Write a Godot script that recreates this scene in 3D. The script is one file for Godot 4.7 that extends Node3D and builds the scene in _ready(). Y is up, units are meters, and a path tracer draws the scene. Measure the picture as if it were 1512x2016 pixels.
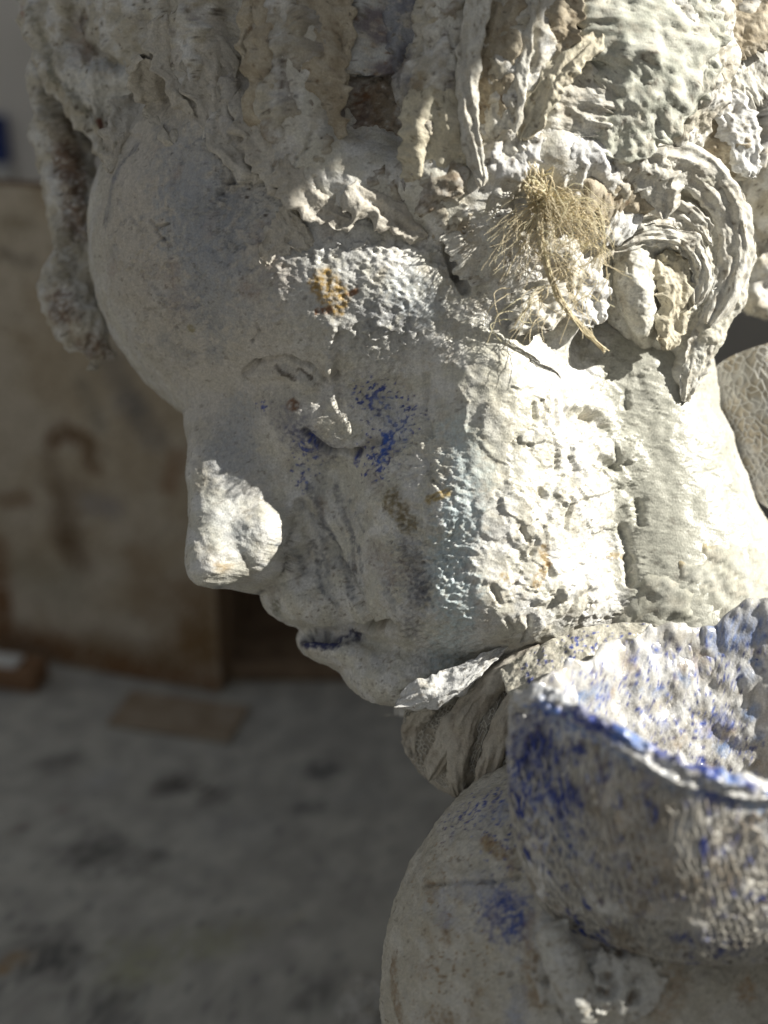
extends Node3D
# A plaster head with hemp, gauze and pigment, a blue-speckled plaster bowl in front of it, a stained table and boards behind.
# Sculpting units: U metres each; x right, y up, z towards the viewer, origin in the middle of the head.

const U := 0.0001455
const D := 2769.0
const PITCH := 0.4363
const ORIGIN := Vector3(0, 0.25, 0)

var to_world: Transform3D
var noise_a := FastNoiseLite.new()
var noise_b := FastNoiseLite.new()
var noise_r := FastNoiseLite.new()
var noise_c := FastNoiseLite.new()
var mats := {}
var job := {}
var job_out := []
var taken := {}

# ---------------------------------------------------------------- sculpting: distance fields

class Prim:
	var round_one := false
	var c := Vector3.ZERO
	var inv := Basis.IDENTITY
	var r := Vector3.ONE
	var a := Vector3.ZERO
	var e := Vector3.ZERO
	var ra := 1.0
	var rb := 1.0
	var k := 20.0
	var cut := false
	var mid := Vector3.ZERO
	var reach := 1.0

static func at(px: float, py: float, z: float) -> Vector3:
	var s := (D - z) / D
	return Vector3((px - 756.0) * s, (1008.0 - py) * s, z)

static func ellipsoid(px: float, py: float, z: float, r: Vector3, k := 20.0, roll := 0.0, yaw := 0.0, cut := false) -> Prim:
	var p := Prim.new()
	p.c = at(px, py, z)
	p.r = r
	p.k = k
	p.cut = cut
	p.inv = (Basis(Vector3.UP, deg_to_rad(yaw)) * Basis(Vector3.BACK, deg_to_rad(roll))).inverse()
	p.mid = p.c
	p.reach = maxf(r.x, maxf(r.y, r.z))
	return p

static func capsule(a: Vector3, e: Vector3, ra: float, rb: float, k := 20.0, cut := false) -> Prim:
	var p := Prim.new()
	p.round_one = true
	p.a = a
	p.e = e
	p.ra = ra
	p.rb = rb
	p.k = k
	p.cut = cut
	p.mid = (a + e) * 0.5
	p.reach = a.distance_to(e) * 0.5 + maxf(ra, rb)
	return p

# a polyline of [px, py, z, radius] becomes a chain of tapered capsules
static func chain(pts: Array, k := 20.0, cut := false, turned := false) -> Array[Prim]:
	var out: Array[Prim] = []
	if turned:
		for q in pts:
			q[2] -= maxf(q[0] - 980.0, 0.0) * 0.22
	for n in pts.size() - 1:
		var p: Array = pts[n]
		var q: Array = pts[n + 1]
		out.append(capsule(at(p[0], p[1], p[2]), at(q[0], q[1], q[2]), p[3], q[3], k, cut))
	return out

static func field(p: Vector3, prims: Array[Prim]) -> float:
	var d := 1e6
	for s in prims:
		var lower := p.distance_to(s.mid) - s.reach
		if not s.cut and lower > d + s.k:
			continue
		var e: float
		if s.round_one:
			var ab := s.e - s.a
			var t := clampf((p - s.a).dot(ab) / maxf(ab.length_squared(), 1e-6), 0.0, 1.0)
			e = p.distance_to(s.a + ab * t) - lerpf(s.ra, s.rb, t)
		else:
			var q := s.inv * (p - s.c)
			var k0 := (q / s.r).length()
			var k1 := (q / (s.r * s.r)).length()
			e = k0 * (k0 - 1.0) / maxf(k1, 1e-6)
			if lower > e:
				e = lower
		if s.cut:
			var h := maxf(s.k - absf(d + e), 0.0) / s.k
			d = maxf(d, -e) + h * h * s.k * 0.25
		else:
			var h := maxf(s.k - absf(d - e), 0.0) / s.k
			d = minf(d, e) - h * h * s.k * 0.25
	return d

# the outermost surface of a field, felt for from all round an upright axis
func cast_rows(j: int) -> void:
	var prims: Array[Prim] = job.prims
	var ni: int = job.ni
	var row := PackedVector3Array()
	row.resize(ni)
	var y: float = lerpf(job.y0, job.y1, j / float(job.nj - 1))
	for i in ni:
		var th: float = lerpf(job.t0, job.t1, i / float(ni - 1))
		var s := sin(th)
		var c := cos(th)
		var r: float = job.rmax
		for n in 60:
			var d := field(Vector3(job.ax + r * s, y, job.az + r * c), prims)
			if d < 0.4:
				break
			r -= maxf(d * 0.92, 0.6)
			if r < 3.0:
				r = 3.0
				break
		row[i] = Vector3(job.ax + r * s, y, job.az + r * c)
	job_out[j] = row

func cast(prims: Array[Prim], ax: float, az: float, t0: float, t1: float, ni: int, y0: float, y1: float, nj: int, rmax: float) -> Dictionary:
	job = {"prims": prims, "ax": ax, "az": az, "t0": deg_to_rad(t0), "t1": deg_to_rad(t1), "ni": ni, "y0": y0, "y1": y1, "nj": nj, "rmax": rmax}
	job_out = []
	job_out.resize(nj)
	WorkerThreadPool.wait_for_group_task_completion(WorkerThreadPool.add_group_task(cast_rows, nj))
	var p := PackedVector3Array()
	for row in job_out:
		p.append_array(row)
	# relax the steps where one form ends in front of another
	for turn in 3:
		var was := p.duplicate()
		for j in range(1, nj - 1):
			for i in range(1, ni - 1):
				var k := j * ni + i
				var mean := (was[k - 1] + was[k + 1] + was[k - ni] + was[k + ni]) * 0.25
				var gap := was[k].distance_to(mean)
				if gap > 3.0:
					p[k] = was[k].lerp(mean, clampf((gap - 3.0) / 6.0, 0.0, 0.75))
	return grid(p, ni, nj)

# ---------------------------------------------------------------- a surface grid, and where a sighted point lies on it

func grid(p: PackedVector3Array, ni: int, nj: int, closed := false) -> Dictionary:
	var g := {"p": p, "ni": ni, "nj": nj, "closed": closed}
	var nrm := PackedVector3Array()
	nrm.resize(p.size())
	for j in nj:
		for i in ni:
			var l := (i - 1 + ni) % ni if closed else maxi(i - 1, 0)
			var r := (i + 1) % ni if closed else mini(i + 1, ni - 1)
			var n := (p[mini(j + 1, nj - 1) * ni + i] - p[maxi(j - 1, 0) * ni + i]).cross(p[j * ni + r] - p[j * ni + l])
			nrm[j * ni + i] = n.normalized() if n.length() > 1e-9 else Vector3.BACK
	g.n = nrm
	return g

func sight(g: Dictionary) -> void:
	var seen := {}
	var nrm: PackedVector3Array = g.n
	var p: PackedVector3Array = g.p
	for n in p.size():
		var v := p[n]
		if nrm[n].dot(Vector3(0, 0, D) - v) < 0.0 and not g.get("both", false):
			continue
		var s := D / (D - v.z)
		var key := Vector2i(int((756.0 + v.x * s) / 10.0), int((1008.0 - v.y * s) / 10.0))
		if not seen.has(key) or seen[key] < v.z:
			seen[key] = v.z
	g.seen = seen

func on(g: Dictionary, px: float, py: float) -> Vector3:
	var c := Vector2i(int(px / 10.0), int(py / 10.0))
	for reach in 8:
		var best := -1e9
		var sum := 0.0
		for a in range(-reach, reach + 1):
			for b in range(-reach, reach + 1):
				var key := c + Vector2i(a, b)
				if g.seen.has(key):
					best = maxf(best, g.seen[key])
					sum += 1.0
		if sum > 0.0:
			return at(px, py, best)
	return at(px, py, 0.0)

# ---------------------------------------------------------------- brushes: relief and paint laid on a surface

enum { BUMP, PLATE, PAINT, SPECK, ROUGH, TINT }

class Brush:
	var mode := 0
	var a := Vector3.ZERO
	var e := Vector3.ZERO
	var r := 1.0
	var amt := 0.0
	var ragged := 0.0
	var edge := 0.3
	var col := Color.WHITE
	var mid := Vector3.ZERO
	var reach := 0.0

# path: [px, py, px, py ...] on the surface
func brush(g: Dictionary, list: Array[Brush], mode: int, path: Array, r: float, amt: float, col := Color.WHITE, ragged := 0.3, edge := 0.3) -> void:
	var n := path.size() / 2
	for k in maxi(n - 1, 1):
		var b := Brush.new()
		b.mode = mode
		b.a = on(g, path[2 * k], path[2 * k + 1])
		var l := mini(k + 1, n - 1)
		b.e = on(g, path[2 * l], path[2 * l + 1])
		b.r = r
		b.amt = amt
		b.col = col
		b.ragged = ragged
		b.edge = edge
		b.mid = (b.a + b.e) * 0.5
		b.reach = b.a.distance_to(b.e) * 0.5 + r * (1.0 + ragged)
		list.append(b)

# ---------------------------------------------------------------- a finished skin: the grid refined, displaced and coloured

func skin_rows(block: int) -> void:
	var g: Dictionary = job.g
	var st: Dictionary = job.st
	var brushes: Array[Brush] = job.brushes
	var tiles: Array = job.tiles
	var tw: int = job.tw
	var p: PackedVector3Array = g.p
	var nrm: PackedVector3Array = g.n
	var ni: int = g.ni
	var nj: int = g.nj
	var closed: bool = g.closed
	var f: int = job.f
	var cols: int = job.cols
	var rows: int = job.rows
	var j0 := block * 8
	var j1 := mini(j0 + 8, rows)
	var out_p := PackedVector3Array()
	out_p.resize((j1 - j0) * cols)
	var out_c := PackedColorArray()
	out_c.resize((j1 - j0) * cols)
	var c0: Color = st.c0
	var c1: Color = st.c1
	var c2: Color = st.c2
	var a1: float = st.a1
	var f1: float = 1.0 / float(st.s1)
	var a2: float = st.a2
	var f2: float = 1.0 / float(st.s2)
	var a3: float = st.a3
	var f3: float = 1.0 / float(st.s3)
	var fc: float = 1.0 / float(st.get("sc", 70.0))
	var c2_from: float = st.get("c2_from", 0.25)
	var stretch: Vector3 = st.get("stretch", Vector3.ONE)
	var c3: Color = st.get("c3", Color(0.57, 0.52, 0.43))
	var mottle: float = st.get("mottle", 0.55)
	var flecks: float = st.get("flecks", 0.5)
	var streak: float = st.get("streak", 0.0)
	var flat: float = st.get("flat", 0.0)
	var rp := PackedVector3Array()
	rp.resize(ni)
	var rn := PackedVector3Array()
	rn.resize(ni)
	for j in range(j0, j1):
		var cj := mini(j / f, nj - 2)
		var t := (j - cj * f) / float(f)
		var w0 := -0.5 * t + t * t - 0.5 * t * t * t
		var w1 := 1.0 - 2.5 * t * t + 1.5 * t * t * t
		var w2 := 0.5 * t + 2.0 * t * t - 1.5 * t * t * t
		var w3 := -0.5 * t * t + 0.5 * t * t * t
		var ra := maxi(cj - 1, 0) * ni
		var rb := cj * ni
		var rc := (cj + 1) * ni
		var rd := mini(cj + 2, nj - 1) * ni
		for i in ni:
			rp[i] = p[ra + i] * w0 + p[rb + i] * w1 + p[rc + i] * w2 + p[rd + i] * w3
			rn[i] = nrm[rb + i].lerp(nrm[rc + i], t)
		var tile_row := (cj / 8) * tw
		for i in cols:
			var ci := i / f
			if not closed:
				ci = mini(ci, ni - 2)
			var u := (i - ci * f) / float(f)
			var ia: int
			var ib: int
			var ic: int
			var id: int
			if closed:
				ib = ci % ni
				ia = (ci - 1 + ni) % ni
				ic = (ci + 1) % ni
				id = (ci + 2) % ni
			else:
				ia = maxi(ci - 1, 0)
				ib = ci
				ic = ci + 1
				id = mini(ci + 2, ni - 1)
			var v := rp[ia] * (-0.5 * u + u * u - 0.5 * u * u * u) + rp[ib] * (1.0 - 2.5 * u * u + 1.5 * u * u * u) + rp[ic] * (0.5 * u + 2.0 * u * u - 1.5 * u * u * u) + rp[id] * (-0.5 * u * u + 0.5 * u * u * u)
			var n := rn[ib].lerp(rn[ic], u).normalized()
			var q := v * stretch
			var na := noise_a.get_noise_3dv(v * f1)
			var nb := noise_b.get_noise_3dv(v * f3)
			var nr := noise_r.get_noise_3dv(q * f2)
			var nd := noise_b.get_noise_3dv(v * 0.045)
			var nc := noise_a.get_noise_3dv(v * fc + Vector3(31, 7, 3))
			var rough := 1.0
			var lift := 0.0
			var col := c0.lerp(c1, smoothstep(-0.35, 0.35, nc))
			var grain := noise_c.get_noise_3dv(v * 0.075)
			col = col.lerp(c2, smoothstep(c2_from, c2_from + 0.25, nd * 0.6 + nr * 0.4))
			var ne := noise_a.get_noise_3dv(v * 0.021 + Vector3(5, 50, 9))
			col = col.lerp(c3, mottle * smoothstep(-0.05, 0.45, ne * 0.7 + grain * 0.35 + nd * 0.3))
			for bi: int in tiles[tile_row + (ib / 8)]:
				var b := brushes[bi]
				var ab := b.e - b.a
				var len2 := ab.length_squared()
				var s := clampf((v - b.a).dot(ab) / len2, 0.0, 1.0) if len2 > 1e-6 else 0.0
				var d := v.distance_to(b.a + ab * s) / b.r
				d += b.ragged * (nd * 0.75 + nb * 0.25)
				if d >= 1.0:
					continue
				match b.mode:
					BUMP:
						var w := 1.0 - d * d
						lift += b.amt * w * w
					PLATE:
						lift += b.amt * smoothstep(0.0, b.edge, 1.0 - d)
					PAINT:
						col = col.lerp(b.col, b.amt * smoothstep(0.0, b.edge, 1.0 - d) * clampf(0.75 + grain * 0.9 + nd * 0.6, 0.0, 1.0))
					SPECK:
						var w := smoothstep(0.76 - b.edge * (1.0 - d), 1.04 - b.edge * (1.0 - d), grain * 0.62 + 0.5 + nd * 0.45)
						col = col.lerp(b.col.lerp(Color(0.25, 0.33, 0.62), clampf(nb * 0.8 + 0.1, 0.0, 0.6) if b.col.b > 0.25 else 0.0), b.amt * w)
					ROUGH:
						rough += b.amt * smoothstep(0.0, b.edge, 1.0 - d)
					TINT:
						col = col.lerp(b.col, b.amt * smoothstep(0.0, b.edge, 1.0 - d))
			lift += a1 * na + (a2 * (nr - flat) + a3 * nb) * rough
			out_p[(j - j0) * cols + i] = v + n * lift
			var fleck := flecks * smoothstep(0.30, 0.42, noise_c.get_noise_3dv(v * 0.034 + Vector3(70, 3, 8)) * 0.55 + grain * 0.4)
			col = col.lerp(Color(0.15, 0.125, 0.10), fleck)
			var shade := 1.0 + grain * 0.16 + nb * 0.06
			if streak > 0.0:
				shade += streak * noise_c.get_noise_3d(v.x * 0.16, v.y * 0.012, v.z * 0.16)
			out_c[(j - j0) * cols + i] = Color(col.r * shade, col.g * shade, col.b * shade)
	job_out[block] = [out_p, out_c]

func normal_rows(block: int) -> void:
	var p: PackedVector3Array = job.fine
	var cols: int = job.cols
	var rows: int = job.rows
	var closed: bool = job.g.closed
	var j0 := block * 8
	var j1 := mini(j0 + 8, rows)
	var out := PackedVector3Array()
	out.resize((j1 - j0) * cols)
	for j in range(j0, j1):
		var up := maxi(j - 1, 0) * cols
		var dn := mini(j + 1, rows - 1) * cols
		var here := j * cols
		for i in cols:
			var l := maxi(i - 1, 0)
			var r := mini(i + 1, cols - 1)
			if closed:
				l = i - 1 if i > 0 else cols - 2
				r = i + 1 if i < cols - 1 else 1
			var n := (p[dn + i] - p[up + i]).cross(p[here + r] - p[here + l])
			out[(j - j0) * cols + i] = n.normalized() if n.length_squared() > 1e-12 else Vector3.BACK
	job_out[block] = out

func skin(g: Dictionary, f: int, st: Dictionary, brushes: Array[Brush]) -> ArrayMesh:
	var ni: int = g.ni
	var nj: int = g.nj
	var cols: int = ni * f + 1 if g.closed else (ni - 1) * f + 1
	var rows: int = (nj - 1) * f + 1
	var tw := (ni + 7) / 8
	var th := (nj + 7) / 8
	var tiles := []
	for tj in th:
		for ti in tw:
			var mid := Vector3.ZERO
			var cnt := 0
			for j in range(tj * 8, mini(tj * 8 + 9, nj), 4):
				for i in range(ti * 8, mini(ti * 8 + 9, ni), 4):
					mid += g.p[j * ni + i]
					cnt += 1
			mid /= cnt
			var reach := 0.0
			for j in range(tj * 8, mini(tj * 8 + 9, nj), 4):
				for i in range(ti * 8, mini(ti * 8 + 9, ni), 4):
					reach = maxf(reach, mid.distance_to(g.p[j * ni + i]))
			var mine := PackedInt32Array()
			for bi in brushes.size():
				if brushes[bi].mid.distance_to(mid) < brushes[bi].reach + reach * 1.15:
					mine.append(bi)
			tiles.append(mine)
	var blocks := (rows + 7) / 8
	job = {"g": g, "st": st, "brushes": brushes, "tiles": tiles, "tw": tw, "f": f, "cols": cols, "rows": rows}
	job_out = []
	job_out.resize(blocks)
	WorkerThreadPool.wait_for_group_task_completion(WorkerThreadPool.add_group_task(skin_rows, blocks))
	var fine := PackedVector3Array()
	var tint := PackedColorArray()
	for part in job_out:
		fine.append_array(part[0])
		tint.append_array(part[1])
	job.fine = fine
	WorkerThreadPool.wait_for_group_task_completion(WorkerThreadPool.add_group_task(normal_rows, blocks))
	var nrm := PackedVector3Array()
	for part in job_out:
		nrm.append_array(part)
	var index := PackedInt32Array()
	index.resize((rows - 1) * (cols - 1) * 6)
	var k := 0
	for j in rows - 1:
		for i in cols - 1:
			var a := j * cols + i
			index[k] = a
			index[k + 1] = a + 1
			index[k + 2] = a + cols
			index[k + 3] = a + 1
			index[k + 4] = a + cols + 1
			index[k + 5] = a + cols
			k += 6
	return mesh_of(fine, nrm, tint, index)

func mesh_of(p: PackedVector3Array, n: PackedVector3Array, c: PackedColorArray, index: PackedInt32Array) -> ArrayMesh:
	var arrays := []
	arrays.resize(Mesh.ARRAY_MAX)
	arrays[Mesh.ARRAY_VERTEX] = to_world * p
	arrays[Mesh.ARRAY_NORMAL] = Transform3D(Basis(Vector3.RIGHT, -PITCH), Vector3.ZERO) * n
	arrays[Mesh.ARRAY_COLOR] = c
	arrays[Mesh.ARRAY_INDEX] = index
	var m := ArrayMesh.new()
	m.add_surface_from_arrays(Mesh.PRIMITIVE_TRIANGLES, arrays)
	return m

# ---------------------------------------------------------------- sheets, threads and nets

# a torn sheet of plaster-soaked cloth along a path of [px, py, z, half width, roll in degrees]; it has a front, a back and an edge
func sheet(pts: Array, steps: int, across: int, thick: float, curl: float, torn: float, seed_at: float) -> Dictionary:
	var curve := Curve3D.new()
	var widths := Curve3D.new()
	for q in pts:
		curve.add_point(at(q[0], q[1], q[2]))
		widths.add_point(Vector3(q[3], q[4], 0))
	var n := pts.size()
	var line: Array[Vector3] = []
	var wide: Array[Vector3] = []
	for s in steps:
		var t := s / float(steps - 1) * (n - 1)
		var k := mini(int(t), n - 2)
		var u := t - k
		line.append(_cubic(curve, k, u, n))
		wide.append(widths.get_point_position(k).lerp(widths.get_point_position(k + 1), u))
	var p := PackedVector3Array()
	for s in steps:
		var dir := (line[mini(s + 1, steps - 1)] - line[maxi(s - 1, 0)]).normalized()
		var side := dir.cross(Vector3.BACK).normalized()
		side = side.rotated(dir, deg_to_rad(wide[s].y))
		var face := side.cross(dir).normalized()
		var taper := 1.0 - pow(absf(s / float(steps - 1) * 2.0 - 1.0), 7.0) * 0.75
		var w_r := wide[s].x * taper * (1.0 + torn * (noise_a.get_noise_2d(s * 0.21, seed_at * 9.1) + 0.35 * noise_b.get_noise_2d(s * 0.5, seed_at * 3.1)))
		var w_l := wide[s].x * taper * (1.0 + torn * (noise_a.get_noise_2d(s * 0.21, seed_at * 9.1 + 50.0) + 0.35 * noise_b.get_noise_2d(s * 0.5, seed_at * 3.1 + 20.0)))
		for ring in across * 2:
			var front := ring < across
			var t := (ring / float(across - 1) if front else 1.0 - (ring - across) / float(across - 1)) * 2.0 - 1.0
			var off := t * (w_r if t > 0.0 else w_l)
			var bow := -curl * t * t * wide[s].x + 9.0 * noise_a.get_noise_3d(s * 0.11, t * 1.3, seed_at * 7.7) + 10.0 * noise_a.get_noise_2d(s * 0.04, seed_at * 5.1 + t)
			var th := thick * (1.0 - pow(absf(t), 6.0) * 0.6) * 0.5
			p.append(line[s] + side * off + face * (bow + (th if front else -th)))
	var g := grid(p, across * 2, steps, true)
	g.both = true
	sight(g)
	return g

func _cubic(c: Curve3D, k: int, t: float, n: int) -> Vector3:
	var a := c.get_point_position(maxi(k - 1, 0))
	var b := c.get_point_position(k)
	var d := c.get_point_position(k + 1)
	var e := c.get_point_position(mini(k + 2, n - 1))
	return b.cubic_interpolate(d, a, e, t)

class Threads:
	var p := PackedVector3Array()
	var n := PackedVector3Array()
	var c := PackedColorArray()
	var index := PackedInt32Array()
	func add(line: Array, r0: float, r1: float, col: Color, sides := 4) -> void:
		var first := p.size()
		var m := line.size()
		for s in m:
			var here: Vector3 = line[s]
			var dir: Vector3 = (line[mini(s + 1, m - 1)] - line[maxi(s - 1, 0)]).normalized()
			var x := dir.cross(Vector3(0.31, 0.2, 0.93)).normalized()
			var y := dir.cross(x)
			var r := lerpf(r0, r1, s / float(m - 1))
			for q in sides:
				var v := x * cos(TAU * q / sides) + y * sin(TAU * q / sides)
				p.append(here + v * r)
				n.append(v)
				c.append(col)
		for s in m - 1:
			for q in sides:
				var a := first + s * sides + q
				var b := first + s * sides + (q + 1) % sides
				index.append_array([a, a + sides, b, b, a + sides, b + sides])

# a honeycomb net on a surface patch given as a function of two numbers 0..1
func net(patch: Callable, across: float, down: float, r: float, col: Color, rng: RandomNumberGenerator, lost := 0.04) -> Threads:
	var th := Threads.new()
	var dx := 1.0 / across
	var dy := 1.0 / down
	for row in int(down) + 1:
		for k in int(across) + 1:
			var shift := 0.5 * (row % 2)
			var a := Vector2((k + shift) * dx, (row + 0.33) * dy)
			var b := Vector2((k + shift) * dx, (row - 0.02) * dy)
			var jit := func(v: Vector2) -> Vector2: return v + Vector2(noise_a.get_noise_2d(v.x * across * 0.8, v.y * down * 0.8 + 9.0) * dx * 0.7, noise_a.get_noise_2d(v.x * across * 0.8 + 40.0, v.y * down * 0.8) * dy * 0.7)
			var ends := [[b, a], [a, Vector2((k + shift + 0.5) * dx, (row + 0.66 + 0.32) * dy)], [a, Vector2((k + shift - 0.5) * dx, (row + 0.66 + 0.32) * dy)]]
			for e in ends:
				if rng.randf() < lost:
					continue
				var v0: Vector2 = jit.call(e[0])
				var v1: Vector2 = jit.call(e[1])
				if minf(v0.x, v1.x) < 0.0 or maxf(v0.x, v1.x) > 1.0 or minf(v0.y, v1.y) < 0.0 or maxf(v0.y, v1.y) > 1.0:
					continue
				var p0: Vector3 = patch.call(v0.x, v0.y)
				var p1: Vector3 = patch.call(v1.x, v1.y)
				var sh := rng.randf_range(0.85, 1.1)
				th.add([p0, (p0 + p1) * 0.5 + Vector3(rng.randf_range(-1, 1), rng.randf_range(-1, 1), rng.randf_range(-1, 1)) * r * 0.5, p1], r, r, Color(col.r * sh, col.g * sh, col.b * sh))
	return th

# a smooth patch through a table of [px, py, z]
func patch_of(table: Array) -> Callable:
	var rows := table.size()
	var cols: int = table[0].size()
	var curves: Array[Curve3D] = []
	for row in table:
		var c := Curve3D.new()
		for q in row:
			c.add_point(at(q[0], q[1], q[2]))
		curves.append(c)
	return func(u: float, v: float) -> Vector3:
		var tu := clampf(u, 0.0, 1.0) * (cols - 1)
		var ku := mini(int(tu), cols - 2)
		var tv := clampf(v, 0.0, 1.0) * (rows - 1)
		var kv := mini(int(tv), rows - 2)
		var pts: Array[Vector3] = []
		for k in [maxi(kv - 1, 0), kv, kv + 1, mini(kv + 2, rows - 1)]:
			pts.append(_cubic(curves[k], ku, tu - ku, cols))
		return pts[1].cubic_interpolate(pts[2], pts[0], pts[3], tv - kv)

func patch_grid(patch: Callable, ni: int, nj: int, ripple := 0.0) -> Dictionary:
	var p := PackedVector3Array()
	for j in nj:
		for i in ni:
			p.append(patch.call(i / float(ni - 1), j / float(nj - 1)))
	var g := grid(p, ni, nj)
	g.both = true
	sight(g)
	return g

# the same patch with a back: a sheet of a given thickness
func patch_slab(patch: Callable, ni: int, nj: int, thick: float) -> Dictionary:
	var front := patch_grid(patch, ni, nj)
	var p := PackedVector3Array()
	for j in nj:
		for i in ni:
			p.append(front.p[j * ni + i] + front.n[j * ni + i] * thick * 0.5)
		for i in ni:
			var k := j * ni + ni - 1 - i
			p.append(front.p[k] - front.n[k] * thick * 0.5)
	var g := grid(p, ni * 2, nj, true)
	g.both = true
	sight(g)
	return g

# ---------------------------------------------------------------- nodes

func numbered(called: String) -> String:
	if not taken.has(called):
		taken[called] = 0
		return called
	taken[called] += 1
	return "%s_%03d" % [called, taken[called]]

func thing(called: String, label: String, category: String, base: Vector3, group := "") -> Node3D:
	var o := Node3D.new()
	o.name = numbered(called)
	add_child(o)
	o.position = base
	o.set_meta("label", label)
	o.set_meta("category", category)
	if group:
		o.set_meta("group", group)
	return o

func part(called: String, m: Mesh, material: Material, parent: Node3D, label := "") -> MeshInstance3D:
	var o := MeshInstance3D.new()
	o.name = called
	o.mesh = m
	o.material_override = material
	parent.add_child(o, true)
	var base := Vector3.ZERO
	var up: Node = parent
	while up is Node3D and up != self:
		base += up.position
		up = up.get_parent()
	o.position = -base
	if label:
		o.set_meta("label", label)
	return o

func box_mesh(size: Vector3, bevel := 0.002) -> ArrayMesh:
	# a box with bevelled edges
	var st := SurfaceTool.new()
	st.begin(Mesh.PRIMITIVE_TRIANGLES)
	var h := size * 0.5
	var inner := h - Vector3.ONE * bevel
	var quad := func(a: Vector3, b: Vector3, c: Vector3, d: Vector3) -> void:
		var n := (c - a).cross(b - a)
		if n.dot(a + b + c + d) < 0.0:
			var t := b
			b = d
			d = t
		n = (c - a).cross(b - a).normalized()
		st.set_normal(n)
		for v in [a, b, c, a, c, d]:
			st.add_vertex(v)
	for ax in 3:
		var bx := (ax + 1) % 3
		var cx := (ax + 2) % 3
		for s in [-1.0, 1.0]:
			var corner := func(u: float, v: float) -> Vector3:
				var r := Vector3.ZERO
				r[ax] = h[ax] * s
				r[bx] = inner[bx] * u
				r[cx] = inner[cx] * v
				return r
			quad.call(corner.call(-1, -1), corner.call(1, -1), corner.call(1, 1), corner.call(-1, 1))
			for s2 in [-1.0, 1.0]:
				var q := []
				for w in [-1.0, 1.0]:
					var r1 := Vector3.ZERO
					r1[ax] = h[ax] * s
					r1[bx] = inner[bx] * s2
					r1[cx] = inner[cx] * w
					var r2 := Vector3.ZERO
					r2[ax] = inner[ax] * s
					r2[bx] = h[bx] * s2
					r2[cx] = inner[cx] * w
					q.append([r1, r2])
				quad.call(q[0][0], q[1][0], q[1][1], q[0][1])
	for sx in [-1.0, 1.0]:
		for sy in [-1.0, 1.0]:
			for sz in [-1.0, 1.0]:
				var a := Vector3(h.x * sx, inner.y * sy, inner.z * sz)
				var b := Vector3(inner.x * sx, h.y * sy, inner.z * sz)
				var c := Vector3(inner.x * sx, inner.y * sy, h.z * sz)
				var n := (c - a).cross(b - a)
				st.set_normal(Vector3(sx, sy, sz).normalized())
				for v in ([a, b, c] if n.dot(Vector3(sx, sy, sz)) > 0.0 else [a, c, b]):
					st.add_vertex(v)
	return st.commit()

# ---------------------------------------------------------------- materials

func noise_texture(freq: float, octaves: int, lo: float, hi: float, size := 512, kind := FastNoiseLite.TYPE_SIMPLEX_SMOOTH, bump := 0.0, seed_n := 1) -> NoiseTexture2D:
	var n := FastNoiseLite.new()
	n.noise_type = kind
	n.frequency = freq
	n.fractal_octaves = octaves
	n.seed = seed_n
	var t := NoiseTexture2D.new()
	t.width = size
	t.height = size
	t.seamless = true
	t.noise = n
	if bump > 0.0:
		t.as_normal_map = true
		t.bump_strength = bump
	else:
		var ramp := Gradient.new()
		ramp.set_color(0, Color(lo, lo, lo))
		ramp.set_color(1, Color(hi, hi, hi))
		t.color_ramp = ramp
	return t

func ramp_texture(freq: float, octaves: int, colors: Array, offsets: Array, size := 1024, seed_n := 1, kind := FastNoiseLite.TYPE_SIMPLEX_SMOOTH, warp := 0.0) -> NoiseTexture2D:
	var t := noise_texture(freq, octaves, 0, 1, size, kind, 0.0, seed_n)
	if warp > 0.0:
		t.noise.domain_warp_enabled = true
		t.noise.domain_warp_amplitude = warp
		t.noise.domain_warp_frequency = freq * 1.6
	var ramp := Gradient.new()
	ramp.offsets = PackedFloat32Array(offsets)
	ramp.colors = PackedColorArray(colors)
	t.color_ramp = ramp
	return t

func make_materials() -> void:
	var grain := noise_texture(0.03, 4, 0.78, 1.0, 512, FastNoiseLite.TYPE_SIMPLEX_SMOOTH, 0.0, 5)
	var relief := noise_texture(0.035, 5, 0, 1, 512, FastNoiseLite.TYPE_SIMPLEX_SMOOTH, 5.0, 6)
	var gloss := noise_texture(0.02, 3, 0.55, 1.0, 512, FastNoiseLite.TYPE_SIMPLEX_SMOOTH, 0.0, 7)
	for row in [["plaster", 0.85, 0.4, 0.5], ["glazed", 0.52, 0.5, 0.75], ["hair", 0.9, 0.4, 0.75], ["wet", 0.34, 0.6, 0.8]]:
		var m := StandardMaterial3D.new()
		m.vertex_color_use_as_albedo = true
		m.albedo_texture = grain
		m.roughness = row[1]
		m.roughness_texture = gloss
		m.metallic_specular = row[2]
		m.normal_enabled = true
		m.normal_texture = relief
		m.normal_scale = row[3]
		m.uv1_triplanar = true
		m.uv1_world_triplanar = true
		m.uv1_scale = Vector3.ONE * 80.0
		mats[row[0]] = m
	var t := StandardMaterial3D.new()
	t.vertex_color_use_as_albedo = true
	t.roughness = 0.6
	t.backlight_enabled = true
	t.backlight = Color(0.8, 0.8, 0.8)
	mats.thread = t
	var sized: StandardMaterial3D = t.duplicate()
	sized.roughness = 0.3
	sized.metallic_specular = 0.6
	mats.sized_thread = sized

func col(r: float, g: float, b: float) -> Color:
	return Color(r, g, b)

# ---------------------------------------------------------------- the scene

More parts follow.
